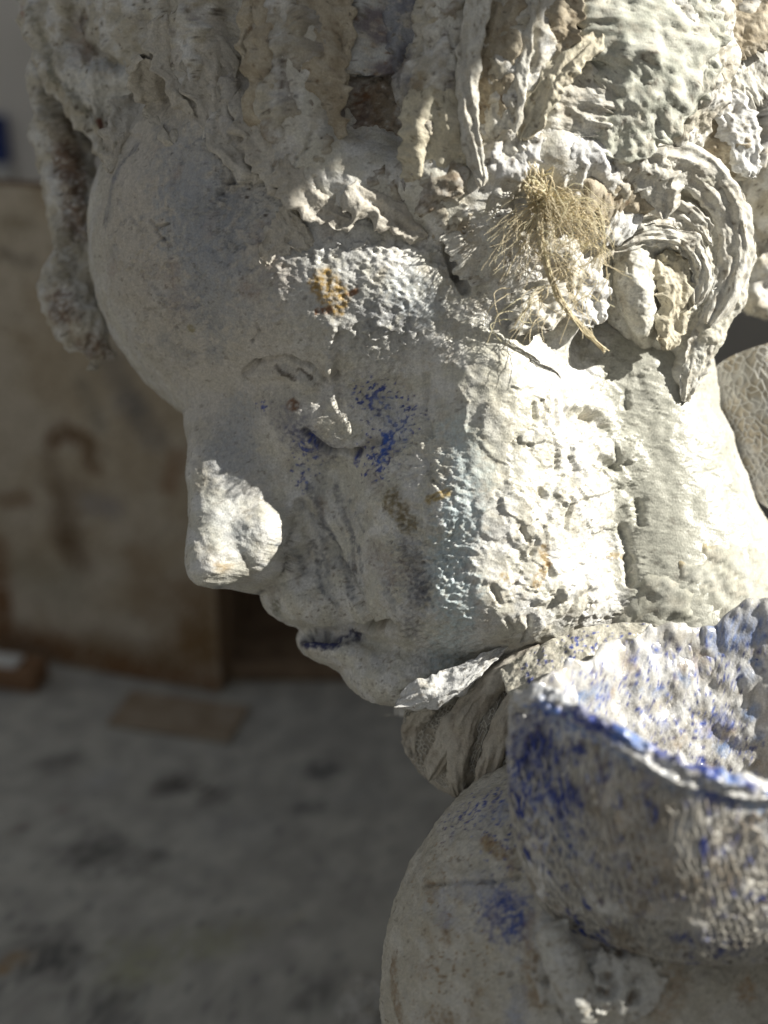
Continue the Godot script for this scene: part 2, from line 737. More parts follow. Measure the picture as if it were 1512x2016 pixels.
func _ready() -> void:
	var camera := Camera3D.new()
	camera.name = "camera"
	add_child(camera)
	to_world = Transform3D(Basis(Vector3.RIGHT, -PITCH) * Basis.from_scale(Vector3.ONE * U), ORIGIN)
	camera.basis = Basis(Vector3.RIGHT, -PITCH)
	camera.position = to_world * Vector3(0, 0, D)
	var lens := CameraAttributesPhysical.new()
	lens.frustum_focal_length = 12.0 / tan(deg_to_rad(20.0))
	lens.exposure_aperture = 3.9
	lens.frustum_focus_distance = (D - 20.0) * U
	camera.attributes = lens
	camera.fov = 40.0
	camera.near = 0.01
	camera.far = 60.0
	camera.current = true

	var env := Environment.new()
	env.background_mode = Environment.BG_SKY
	var sky_material := ProceduralSkyMaterial.new()
	sky_material.sky_top_color = Color(0.70, 0.72, 0.745)
	sky_material.sky_horizon_color = Color(0.64, 0.63, 0.60)
	sky_material.ground_horizon_color = Color(0.45, 0.43, 0.40)
	sky_material.ground_bottom_color = Color(0.3, 0.29, 0.27)
	var sky := Sky.new()
	sky.sky_material = sky_material
	env.sky = sky
	env.background_energy_multiplier = 0.28
	env.tonemap_mode = Environment.TONE_MAPPER_LINEAR
	env.tonemap_exposure = 1.8
	env.sdfgi_enabled = true
	env.ssao_enabled = true
	env.ssil_enabled = true
	var world := WorldEnvironment.new()
	world.name = "world"
	world.environment = env
	add_child(world)

	var sun := DirectionalLight3D.new()
	sun.name = "sun"
	add_child(sun)
	var towards := Basis(Vector3.RIGHT, -PITCH) * Vector3(0.82, 0.47, 0.29).normalized()
	sun.look_at_from_position(towards, Vector3.ZERO)
	sun.light_energy = 1.6
	sun.light_color = Color(1.0, 0.985, 0.94)
	sun.light_angular_distance = 0.5
	sun.shadow_enabled = true

	for row in [[noise_a, FastNoiseLite.TYPE_SIMPLEX_SMOOTH, 3, 11], [noise_b, FastNoiseLite.TYPE_SIMPLEX_SMOOTH, 4, 23], [noise_r, FastNoiseLite.TYPE_SIMPLEX, 4, 37], [noise_c, FastNoiseLite.TYPE_SIMPLEX, 3, 41]]:
		var n: FastNoiseLite = row[0]
		n.noise_type = row[1]
		n.frequency = 1.0
		n.fractal_octaves = row[2]
		n.seed = row[3]
	noise_r.fractal_type = FastNoiseLite.FRACTAL_RIDGED
	make_materials()
	build_setting()
	build_head()
	build_bowl()

func floor_at(px: float, py: float) -> Vector3:
	var eye := to_world * Vector3(0, 0, D)
	var dir := (to_world * at(px, py, 0.0)) - eye
	return eye - dir * (eye.y / dir.y)

func flat_material(albedo: Texture2D, scale: float, rough: float, bump: Texture2D = null, bump_scale := 0.5) -> StandardMaterial3D:
	var m := StandardMaterial3D.new()
	m.albedo_texture = albedo
	m.roughness = rough
	m.uv1_triplanar = true
	m.uv1_world_triplanar = true
	m.uv1_scale = Vector3.ONE * scale
	if bump:
		m.normal_enabled = true
		m.normal_texture = bump
		m.normal_scale = bump_scale
	return m

func srgb(r: float, g: float, b: float) -> Color:
	return Color(r, g, b).linear_to_srgb()

func solid(called: String, size: Vector3, where: Transform3D, m: Material, parent: Node3D, bevel := 0.002) -> MeshInstance3D:
	var o := MeshInstance3D.new()
	o.name = called
	o.mesh = box_mesh(size, bevel)
	o.material_override = m
	parent.add_child(o, true)
	o.transform = where
	return o

func structure(o: Node3D) -> void:
	o.set_meta("kind", "structure")

func build_setting() -> void:
	# the stained concrete table top: a sheet whose mesh is densest where the camera looks
	var none: Array[Brush] = []
	var back := to_world.affine_inverse()
	var p := PackedVector3Array()
	var nn := 111
	for j in nn:
		for i in nn:
			var u := i / float(nn - 1) * 2.0 - 1.0
			var v := j / float(nn - 1) * 2.0 - 1.0
			p.append(back * Vector3(-0.08 + u * 0.30 + pow(u, 5.0) * 3.7, 0.0, -0.2 + v * 0.34 + pow(v, 5.0) * 3.7))
	var gg := grid(p, nn, nn)
	gg.both = true
	sight(gg)
	var gb: Array[Brush] = []
	for q in [[330, 1540, 60, 0.7, col(0.165, 0.148, 0.140)], [400, 1560, 40, 0.6, col(0.148, 0.132, 0.132)], [620, 1510, 46, 0.7, col(0.116, 0.124, 0.148)], [600, 1590, 36, 0.5, col(0.132, 0.140, 0.165)], [110, 1500, 50, 0.5, col(0.132, 0.132, 0.132)], [180, 1680, 80, 0.6, col(0.148, 0.148, 0.148)], [280, 1690, 40, 0.5, col(0.116, 0.124, 0.124)], [60, 1880, 110, 0.6, col(0.132, 0.132, 0.140)], [260, 1900, 90, 0.5, col(0.412, 0.412, 0.264)], [400, 1850, 60, 0.5, col(0.429, 0.429, 0.281)], [200, 1990, 90, 0.5, col(0.132, 0.132, 0.148)], [600, 1960, 50, 0.5, col(0.148, 0.148, 0.157)], [470, 1830, 50, 0.4, col(0.396, 0.380, 0.281)], [125, 1588, 12, 0.9, col(0.363, 0.132, 0.083)], [18, 1630, 13, 0.8, col(0.330, 0.165, 0.099)], [195, 1772, 18, 0.6, col(0.627, 0.610, 0.577)], [555, 1810, 20, 0.5, col(0.594, 0.561, 0.462)], [155, 1715, 18, 0.5, col(0.594, 0.577, 0.544)], [620, 1720, 30, 0.4, col(0.495, 0.478, 0.462)], [570, 1855, 16, 0.5, col(0.693, 0.660, 0.627)], [520, 1890, 34, 0.4, col(0.561, 0.528, 0.511)], [180, 1530, 50, 0.5, col(0.544, 0.544, 0.544)], [10, 1900, 26, 0.6, col(0.495, 0.330, 0.165)], [690, 1560, 60, 0.4, col(0.462, 0.462, 0.446)], [450, 1620, 90, 0.35, col(0.446, 0.446, 0.446)]]:
		var tone: Color = q[4]
		if tone.g < 0.2:
			tone = Color(tone.r * 0.55, tone.g * 0.55, tone.b * 0.55)
		brush(gg, gb, PAINT, [q[0], q[1], q[0] + 30, q[1] - 6], q[2] * 1.7, minf(q[3] * 1.45, 1.0), tone, 1.0, 0.8)
	var ground_style := {"c0": col(0.62, 0.605, 0.55), "c1": col(0.48, 0.465, 0.43), "c2": col(0.26, 0.26, 0.26), "c2_from": 0.34, "c3": col(0.56, 0.55, 0.52), "mottle": 0.5, "flecks": 0.0, "a1": 2.0, "s1": 120.0, "a2": 0.0, "s2": 60.0, "a3": 0.6, "s3": 20.0, "sc": 160.0}
	var ground := MeshInstance3D.new()
	ground.name = "ground"
	ground.mesh = skin(gg, 2, ground_style, gb)
	ground.material_override = mats.plaster
	add_child(ground)
	structure(ground)

	# the board leaning behind
	var a := floor_at(-120, 1270)
	var b := floor_at(436, 1368)
	var along := (b - a).normalized()
	var outward := along.cross(Vector3.UP).normalized()
	if outward.z < 0.0:
		outward = -outward
	var length := a.distance_to(b)
	var eye := camera_at()
	var top_ray := (to_world * at(60, 372, 0.0)) - eye
	var t := (a - eye).dot(outward) / top_ray.dot(outward)
	var high := (eye + top_ray * t).y
	var board := thing("stained_board", "upright cream board with brown and ochre stains behind the plaster head", "board", (a + b) * 0.5)
	var turn := Basis(along, Vector3.UP, along.cross(Vector3.UP))
	var edge_m := StandardMaterial3D.new()
	edge_m.albedo_color = srgb(0.16, 0.10, 0.055)
	edge_m.roughness = 0.85
	solid("core", Vector3(length, high, 0.012), Transform3D(turn, Vector3(0, high * 0.5 + 0.001, 0) - outward * 0.008), edge_m, board)
	var bp := PackedVector3Array()
	for j in 56:
		for i in 44:
			bp.append(back * ((a + Vector3.UP * (high + 0.001)).lerp(b + Vector3.UP * (high + 0.001), i / 43.0) - Vector3.UP * high * (j / 55.0)))
	var bg := grid(bp, 44, 56)
	bg.both = true
	sight(bg)
	var pb: Array[Brush] = []
	var umber := col(0.15, 0.075, 0.025)
	for q in [[[100, 870, 130, 850, 170, 870, 180, 920], 22, 0.8, umber], [[95, 900, 110, 960, 150, 960], 26, 0.5, col(0.22, 0.16, 0.10)], [[130, 1000, 130, 1060, 150, 1100], 40, 0.7, col(0.16, 0.10, 0.05)], [[0, 990, 50, 985], 22, 0.7, col(0.20, 0.11, 0.04)], [[-10, 1080, 0, 1180, 10, 1260], 34, 0.85, col(0.20, 0.09, 0.03)], [[370, 1180, 390, 1270, 340, 1300], 60, 0.65, col(0.22, 0.12, 0.04)], [[400, 1080, 410, 1340], 26, 0.5, col(0.22, 0.13, 0.05)], [[330, 960, 350, 900], 24, 0.6, col(0.24, 0.12, 0.05)], [[210, 700, 260, 800, 300, 860], 36, 0.45, col(0.14, 0.14, 0.15)], [[160, 760, 200, 840], 20, 0.4, col(0.20, 0.20, 0.17)], [[10, 440, 60, 440], 16, 0.5, col(0.22, 0.18, 0.10)], [[200, 1280, 300, 1310], 60, 0.5, col(0.20, 0.12, 0.05)], [[180, 990, 220, 1000], 30, 0.5, col(0.25, 0.24, 0.27)], [[60, 1130, 120, 1150], 60, 0.3, col(0.22, 0.22, 0.15)], [[0, 500, 60, 520], 14, 0.5, col(0.14, 0.13, 0.10)], [[0, 1250, 120, 1280, 240, 1320, 430, 1360], 44, 0.9, col(0.22, 0.105, 0.035)], [[280, 1100, 300, 1200], 50, 0.45, col(0.27, 0.17, 0.08)]]:
		brush(bg, pb, PAINT, q[0], q[1] * 2.4, minf(q[2] * 1.3, 1.0), q[3], 0.7, 0.7)
	var paper := {"c0": col(0.64, 0.56, 0.45), "c1": col(0.54, 0.45, 0.33), "c2": col(0.26, 0.20, 0.13), "c2_from": 0.3, "c3": col(0.30, 0.25, 0.18), "mottle": 0.4, "flecks": 0.0, "a1": 3.0, "s1": 200.0, "a2": 0.0, "s2": 60.0, "a3": 0.5, "s3": 30.0, "sc": 300.0}
	part("paper_face", skin(bg, 3, paper, pb), mats.plaster, board)

	var wall_m := flat_material(ramp_texture(0.006, 3, [srgb(0.68, 0.65, 0.60), srgb(0.80, 0.77, 0.73)], [0.0, 1.0], 512, 13), 1.5, 0.9)
	var wall := solid("wall_back", Vector3(3.0, 1.6, 0.08), Transform3D(Basis.IDENTITY, Vector3(0, 0.8, -0.85)), wall_m, self)
	structure(wall)

	var card := thing("blue_and_white_card", "small card with deep blue top and white foot at the left edge", "card", Vector3.ZERO)
	var blue := StandardMaterial3D.new()
	blue.albedo_color = srgb(0.012, 0.035, 0.16)
	blue.roughness = 0.6
	var white := StandardMaterial3D.new()
	white.albedo_color = srgb(0.6, 0.6, 0.58)
	white.roughness = 0.8
	var depth := -0.805
	var p_top := ray_to_z(-70, 228, depth)
	var p_mid := ray_to_z(21, 322, depth)
	var p_low := ray_to_z(21, 365, depth)
	card.position = Vector3((p_top.x + p_mid.x) * 0.5, p_low.y, depth)
	var wide := p_mid.x - p_top.x
	solid("blue_field", Vector3(wide, p_top.y - p_mid.y, 0.008), Transform3D(Basis.IDENTITY, Vector3(0, (p_top.y + p_mid.y) * 0.5 - p_low.y, 0)), blue, card, 0.001)
	solid("white_field", Vector3(wide, p_mid.y - p_low.y, 0.008), Transform3D(Basis.IDENTITY, Vector3(0, (p_mid.y - p_low.y) * 0.5, 0)), white, card, 0.001)

	# an open wooden crate in the gap beside the board
	var wood := flat_material(ramp_texture(0.02, 3, [srgb(0.13, 0.085, 0.05), srgb(0.24, 0.17, 0.11)], [0.0, 1.0], 256, 31), 9.0, 0.8)
	var c0 := floor_at(452, 1345)
	var crate := thing("wooden_crate", "brown wooden crate standing on its side, open to the front, right of the board", "crate", Vector3(c0.x + 0.12, 0, c0.z - 0.26))
	for row in [[Vector3(0.26, 0.012, 0.52), Vector3(0, 0.006, 0)], [Vector3(0.26, 0.012, 0.52), Vector3(0, 0.334, 0)], [Vector3(0.012, 0.315, 0.52), Vector3(-0.124, 0.17, 0)], [Vector3(0.012, 0.315, 0.52), Vector3(0.124, 0.17, 0)]]:
		solid("side_panel", row[0], Transform3D(Basis.IDENTITY, row[1]), wood, crate)
	for k in 3:
		solid("plank", Vector3(0.234, 0.104, 0.012), Transform3D(Basis.IDENTITY, Vector3(0, 0.066 + k * 0.105, -0.25)), wood, crate)

	# wooden slips on the table at the board's foot
	var slip_m := flat_material(ramp_texture(0.02, 3, [srgb(0.24, 0.18, 0.12), srgb(0.40, 0.34, 0.27)], [0.0, 1.0], 256, 33), 9.0, 0.8)
	var slip_a := floor_at(235, 1398)
	var slip_b := floor_at(472, 1432)
	var dir := (slip_b - slip_a).normalized()
	var slip := thing("wooden_slip", "flat brown wooden slip lying on the table before the board", "slat", (slip_a + slip_b) * 0.5)
	solid("strip", Vector3(slip_a.distance_to(slip_b), 0.003, 0.034), Transform3D(Basis(dir, Vector3.UP, dir.cross(Vector3.UP)), Vector3(0, 0.0019, 0)), slip_m, slip, 0.001)
	var ochre := StandardMaterial3D.new()
	ochre.albedo_color = srgb(0.20, 0.11, 0.055)
	ochre.roughness = 0.8
	var batten_a := floor_at(-90, 1330)
	var batten_b := floor_at(86, 1352)
	var dir2 := (batten_b - batten_a).normalized()
	var batten := thing("rust_brown_batten", "rust brown batten end with a pale top at the board's left foot", "batten", (batten_a + batten_b) * 0.5)
	solid("strip", Vector3(batten_a.distance_to(batten_b), 0.014, 0.02), Transform3D(Basis(dir2, Vector3.UP, dir2.cross(Vector3.UP)), Vector3(0, 0.0075, 0)), ochre, batten)
	solid("paint_patch", Vector3(batten_a.distance_to(batten_b) * 0.86, 0.003, 0.012), Transform3D(Basis(dir2, Vector3.UP, dir2.cross(Vector3.UP)), Vector3(-0.008, 0.0155, 0)), white, batten, 0.001)

	# a lump of plaster left on the table
	var spot := back * floor_at(740, 2010)
	var rough_lump: Array[Prim] = []
	rough_lump.append(ellipsoid(735, 1990, spot.z, Vector3(95, 100, 90), 20, 12))
	rough_lump.append(ellipsoid(790, 2030, spot.z, Vector3(120, 90, 90), 20))
	var middle := at(760, 2005, spot.z)
	var gf := cast(rough_lump, middle.x, middle.z, -180.0, 180.0, 50, middle.y + 150.0, middle.y - 150.0, 40, 260.0)
	sight(gf)
	var fragment := thing("plaster_fragment", "pale lump of plaster on the table left of the vessel's foot", "fragment", floor_at(740, 2010))
	part("lump", skin(gf, 3, {"c0": col(0.66, 0.64, 0.60), "c1": col(0.54, 0.52, 0.48), "c2": col(0.3, 0.28, 0.24), "a1": 14.0, "s1": 60.0, "a2": 5.0, "s2": 40.0, "a3": 2.0, "s3": 10.0}, none), mats.plaster, fragment)

	# the wall with a window opening through which the sun reaches the sculptures, right of the picture
	var opening := [Vector3(0, 0.47, -0.05), Vector3(0, 0.738, 0.60)]
	var wx := 0.55
	var lo: Vector3 = opening[0]
	var hi: Vector3 = opening[1]
	var side := thing("window_wall", "pale wall with a window opening right of the sculptures", "wall", Vector3(wx, 0, 0))
	for row in [[Vector3(0.06, 1.6, 1.2 + lo.z), Vector3(0, 0.8, (-1.2 + lo.z) * 0.5)], [Vector3(0.06, lo.y, hi.z - lo.z), Vector3(0, lo.y * 0.5, (lo.z + hi.z) * 0.5)], [Vector3(0.06, 1.6 - hi.y, hi.z - lo.z), Vector3(0, (1.6 + hi.y) * 0.5, (lo.z + hi.z) * 0.5)], [Vector3(0.06, 1.6, 0.5), Vector3(0, 0.8, hi.z + 0.25)]]:
		solid("wall_panel", row[0], Transform3D(Basis.IDENTITY, row[1]), wall_m, side)
	structure(side)

func camera_at() -> Vector3:
	return to_world * Vector3(0, 0, D)

func ray_to_z(px: float, py: float, z: float) -> Vector3:
	var eye := camera_at()
	var dir := (to_world * at(px, py, 0.0)) - eye
	return eye + dir * ((z - eye.z) / dir.z)

# ---------------------------------------------------------------- the head

func build_head() -> void:
	var white := col(0.80, 0.79, 0.765)
	var cream := col(0.72, 0.70, 0.62)
	var base := Vector3(0.02, 0, -0.04)
	var head := thing("plaster_sculpture", "white plaster head in profile facing left with closed eye and hemp tuft", "sculpture", base)

	# --- large forms of the face
	var face: Array[Prim] = []
	face.append(ellipsoid(640, 480, -330, Vector3(515, 470, 425), 30))
	face.append(ellipsoid(930, 1010, -280, Vector3(320, 330, 390), 80))
	face.append(ellipsoid(1085, 900, -400, Vector3(235, 400, 350), 60))
	face.append(ellipsoid(955, 800, -210, Vector3(190, 230, 300), 90))
	face.append(ellipsoid(940, 1160, -270, Vector3(310, 150, 380), 60))
	face.append(ellipsoid(740, 1080, -300, Vector3(220, 250, 230), 70))
	face.append_array(chain([[436, 770, -200, 80], [430, 930, -125, 57], [426, 1085, -70, 60]], 40))
	face.append(ellipsoid(540, 850, -215, Vector3(150, 150, 150), 60))
	face.append_array(chain([[540, 900, -170, 90], [620, 1000, -150, 80]], 60))
	face.append_array(chain([[480, 960, -125, 60], [495, 1060, -80, 54]], 40))
	face.append(ellipsoid(518, 1066, -62, Vector3(54, 74, 52), 24, -8))
	face.append(ellipsoid(426, 1116, -62, Vector3(60, 50, 62), 24))
	face.append(ellipsoid(530, 1140, -12, Vector3(36, 20, 34), 12, 12, 0, true))
	face.append(ellipsoid(470, 1225, -100, Vector3(170, 56, 170), 12, 6, 0, true))
	face.append(ellipsoid(735, 600, 0, Vector3(230, 120, 78), 110, -6))
	face.append(ellipsoid(650, 820, -60, Vector3(130, 84, 66), 60, -18))
	face.append(ellipsoid(622, 1175, -190, Vector3(122, 72, 120), 24, -10))
	face.append(ellipsoid(690, 1280, -200, Vector3(118, 46, 120), 16, -14))
	face.append(ellipsoid(822, 1325, -150, Vector3(150, 74, 140), 34, 4))
	face.append(ellipsoid(585, 1120, -60, Vector3(26, 60, 30), 20, 20, 0, true))

	# --- locks of hair: [px, py, z, radius]
	var locks: Array[Prim] = []
	for line in [
			[[555, -60, 70, 70], [585, 100, 90, 66], [575, 230, 90, 60], [610, 330, 70, 50], [650, 400, 60, 40]],
			[[420, -60, 40, 80], [395, 110, 10, 60], [440, 250, 5, 40], [500, 340, 15, 28]],
			[[640, 395, 55, 44], [720, 370, 66, 50], [790, 395, 60, 40]],
			[[870, -60, 110, 50], [855, 160, 125, 44], [862, 350, 105, 42], [880, 400, 80, 44]],
			[[1000, -60, 100, 80], [1005, 150, 90, 64], [985, 310, 90, 46]],
			[[1085, -40, 110, 70], [1060, 130, 90, 66]],
			[[975, 335, 100, 26], [1090, 300, 105, 32], [1215, 305, 95, 30]],
			[[1120, 345, 75, 60], [1240, 350, 75, 56]],
			[[920, 420, 40, 56], [990, 510, 25, 52], [1035, 585, 15, 42]],
			[[1090, 540, 20, 56], [1110, 630, 10, 34]],
			[[1495, 250, -20, 40], [1480, 330, -30, 34]],
		]:
		locks.append_array(chain(line, 60, false, true))
	locks.append(ellipsoid(1270, 70, -45, Vector3(170, 250, 140), 60, 10))
	locks.append(ellipsoid(1470, 90, -220, Vector3(190, 230, 130), 60, -10))
	locks.append(ellipsoid(1040, 430, -25, Vector3(190, 180, 90), 60, 0))
	var left_locks: Array[Prim] = []
	left_locks.append(ellipsoid(215, 30, -350, Vector3(150, 175, 130), 20))
	left_locks.append(ellipsoid(170, 60, -225, Vector3(62, 74, 66), 30, 10, 0, true))
	for line in [
			[[40, -60, -330, 30], [75, 60, -330, 30], [112, 140, -322, 30], [165, 205, -310, 28], [198, 245, -300, 22], [200, 290, -300, 17]],
			[[190, 205, -290, 30], [260, 165, -262, 30], [300, 90, -225, 40], [310, -60, -200, 54]],
			[[130, 140, -290, 24], [200, 150, -262, 26], [270, 140, -245, 26]],
		]:
		left_locks.append_array(chain(line, 36))

	var face_all: Array[Prim] = []
	face_all.append_array(face)
	face_all.append_array(chain([[1250, 560, -330, 130], [1230, 760, -290, 182], [1245, 950, -290, 222], [1300, 1250, -300, 334]], 50))
	for s in locks:
		if s.round_one:
			face_all.append(capsule(s.a, s.e, maxf(s.ra - 14.0, 6.0), maxf(s.rb - 14.0, 6.0), 90.0))

	var g := cast(face_all, 30.0, -420.0, -165.0, 150.0, 280, 950.0, -460.0, 250, 1050.0)
	sight(g)
	var b: Array[Brush] = []
	face_brushes(g, b)
	var style := {"c0": white, "c1": cream, "c2": col(0.46, 0.43, 0.38), "c2_from": 0.5, "a1": 8.0, "s1": 110.0, "a2": 1.4, "s2": 30.0, "a3": 0.7, "s3": 8.0, "mottle": 0.6, "flecks": 0.5, "streak": 0.13}
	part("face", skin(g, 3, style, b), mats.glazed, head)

	var cap: Array[Prim] = []
	cap.append(ellipsoid(760, 280, -370, Vector3(450, 440, 450), 30))
	cap.append(ellipsoid(400, 40, -300, Vector3(250, 190, 220), 60))
	cap.append_array(locks)
	var gh := cast(cap, 200.0, -420.0, -100.0, 130.0, 170, 1130.0, 330.0, 130, 900.0)
	sight(gh)
	var hb: Array[Brush] = []
	hair_brushes(gh, hb)
	var hair_style := {"c0": white, "c1": col(0.60, 0.56, 0.47), "c2": col(0.33, 0.28, 0.21), "c2_from": 0.36, "a1": 20.0, "s1": 75.0, "a2": 9.0, "s2": 110.0, "a3": 1.6, "s3": 11.0, "stretch": Vector3(1.9, 0.7, 1.9), "flat": 0.1, "mottle": 0.85, "flecks": 0.85}
	part("hair", skin(gh, 3, hair_style, hb), mats.hair, head)

	var gl := cast(left_locks, -610.0, -330.0, -180.0, 180.0, 90, 1200.0, 770.0, 70, 400.0)
	sight(gl)
	var lb: Array[Brush] = []
	brush(gl, lb, TINT, [150, 165, 220, 190, 270, 160], 46, 0.9, col(0.80, 0.79, 0.75), 0.4, 0.4)
	brush(gl, lb, PAINT, [175, 60, 180, 100], 50, 0.7, col(0.42, 0.33, 0.28), 0.6, 0.5)
	brush(gl, lb, PAINT, [60, 20, 110, 150, 190, 240], 16, 0.8, col(0.26, 0.25, 0.20), 0.8, 0.5)
	brush(gl, lb, PAINT, [32, 10, 40, 30], 10, 0.9, col(0.30, 0.05, 0.03), 0.5, 0.5)
	brush(gl, lb, PAINT, [196, 240, 203, 255], 10, 0.9, col(0.18, 0.06, 0.04), 0.5, 0.5)
	brush(gl, lb, PAINT, [180, 125, 240, 130], 22, 0.6, col(0.42, 0.46, 0.52), 0.7, 0.5)
	part("side_lock", skin(gl, 3, hair_style, lb), mats.hair, head)
	var behind: Array[Prim] = []
	for line in [
			[[90, 130, -400, 34], [118, 260, -420, 58], [142, 380, -430, 54], [150, 470, -430, 50], [132, 570, -430, 56], [162, 640, -430, 56], [200, 695, -430, 26]],
			[[94, 575, -430, 24], [134, 600, -400, 34], [180, 650, -400, 28]],
		]:
		behind.append_array(chain(line, 20))
	var gb := cast(behind, -660.0, -430.0, -180.0, 180.0, 60, 1080.0, 322.0, 110, 400.0)
	sight(gb)
	var bb: Array[Brush] = []
	for q in [[120, 240, 130, 330], [150, 400, 150, 450], [110, 590, 125, 620], [170, 680, 200, 690], [270, 800, 290, 840], [140, 300, 150, 360]]:
		brush(gb, bb, PAINT, q, 46, 0.9, col(0.20, 0.13, 0.09), 0.9, 0.6)
	for q in [[100, 200, 110, 260], [130, 480, 120, 540], [220, 740, 250, 790]]:
		brush(gb, bb, PAINT, q, 42, 0.8, col(0.30, 0.27, 0.21), 0.9, 0.6)
	part("far_lock", skin(gb, 2, hair_style, bb), mats.hair, head, "brown-stained lock on the far side of the forehead")

	var back: Array[Prim] = []
	back.append(ellipsoid(1490, 500, -400, Vector3(110, 150, 120), 40, 20))
	back.append(ellipsoid(1540, 330, -250, Vector3(120, 150, 120), 40))
	back.append_array(chain([[1470, 420, -280, 30], [1490, 500, -290, 36], [1480, 590, -310, 28]], 30))
	var gk := cast(back, at(1520, 0, -330).x, -330.0, -180.0, 180.0, 60, 960.0, 300.0, 60, 400.0)
	sight(gk)
	var kb: Array[Brush] = []
	part("back_lock", skin(gk, 3, hair_style, kb), mats.hair, head)

	var ear := build_ear(head)
	build_neck(head)
	build_strips(head, ear)
	var coat := style.duplicate()
	coat.merge({"c0": col(0.66, 0.625, 0.56), "c1": col(0.58, 0.54, 0.475), "flecks": 0.5}, true)
	build_veils(head, g, coat)
	build_tuft(head, gh)
	build_collar(head)

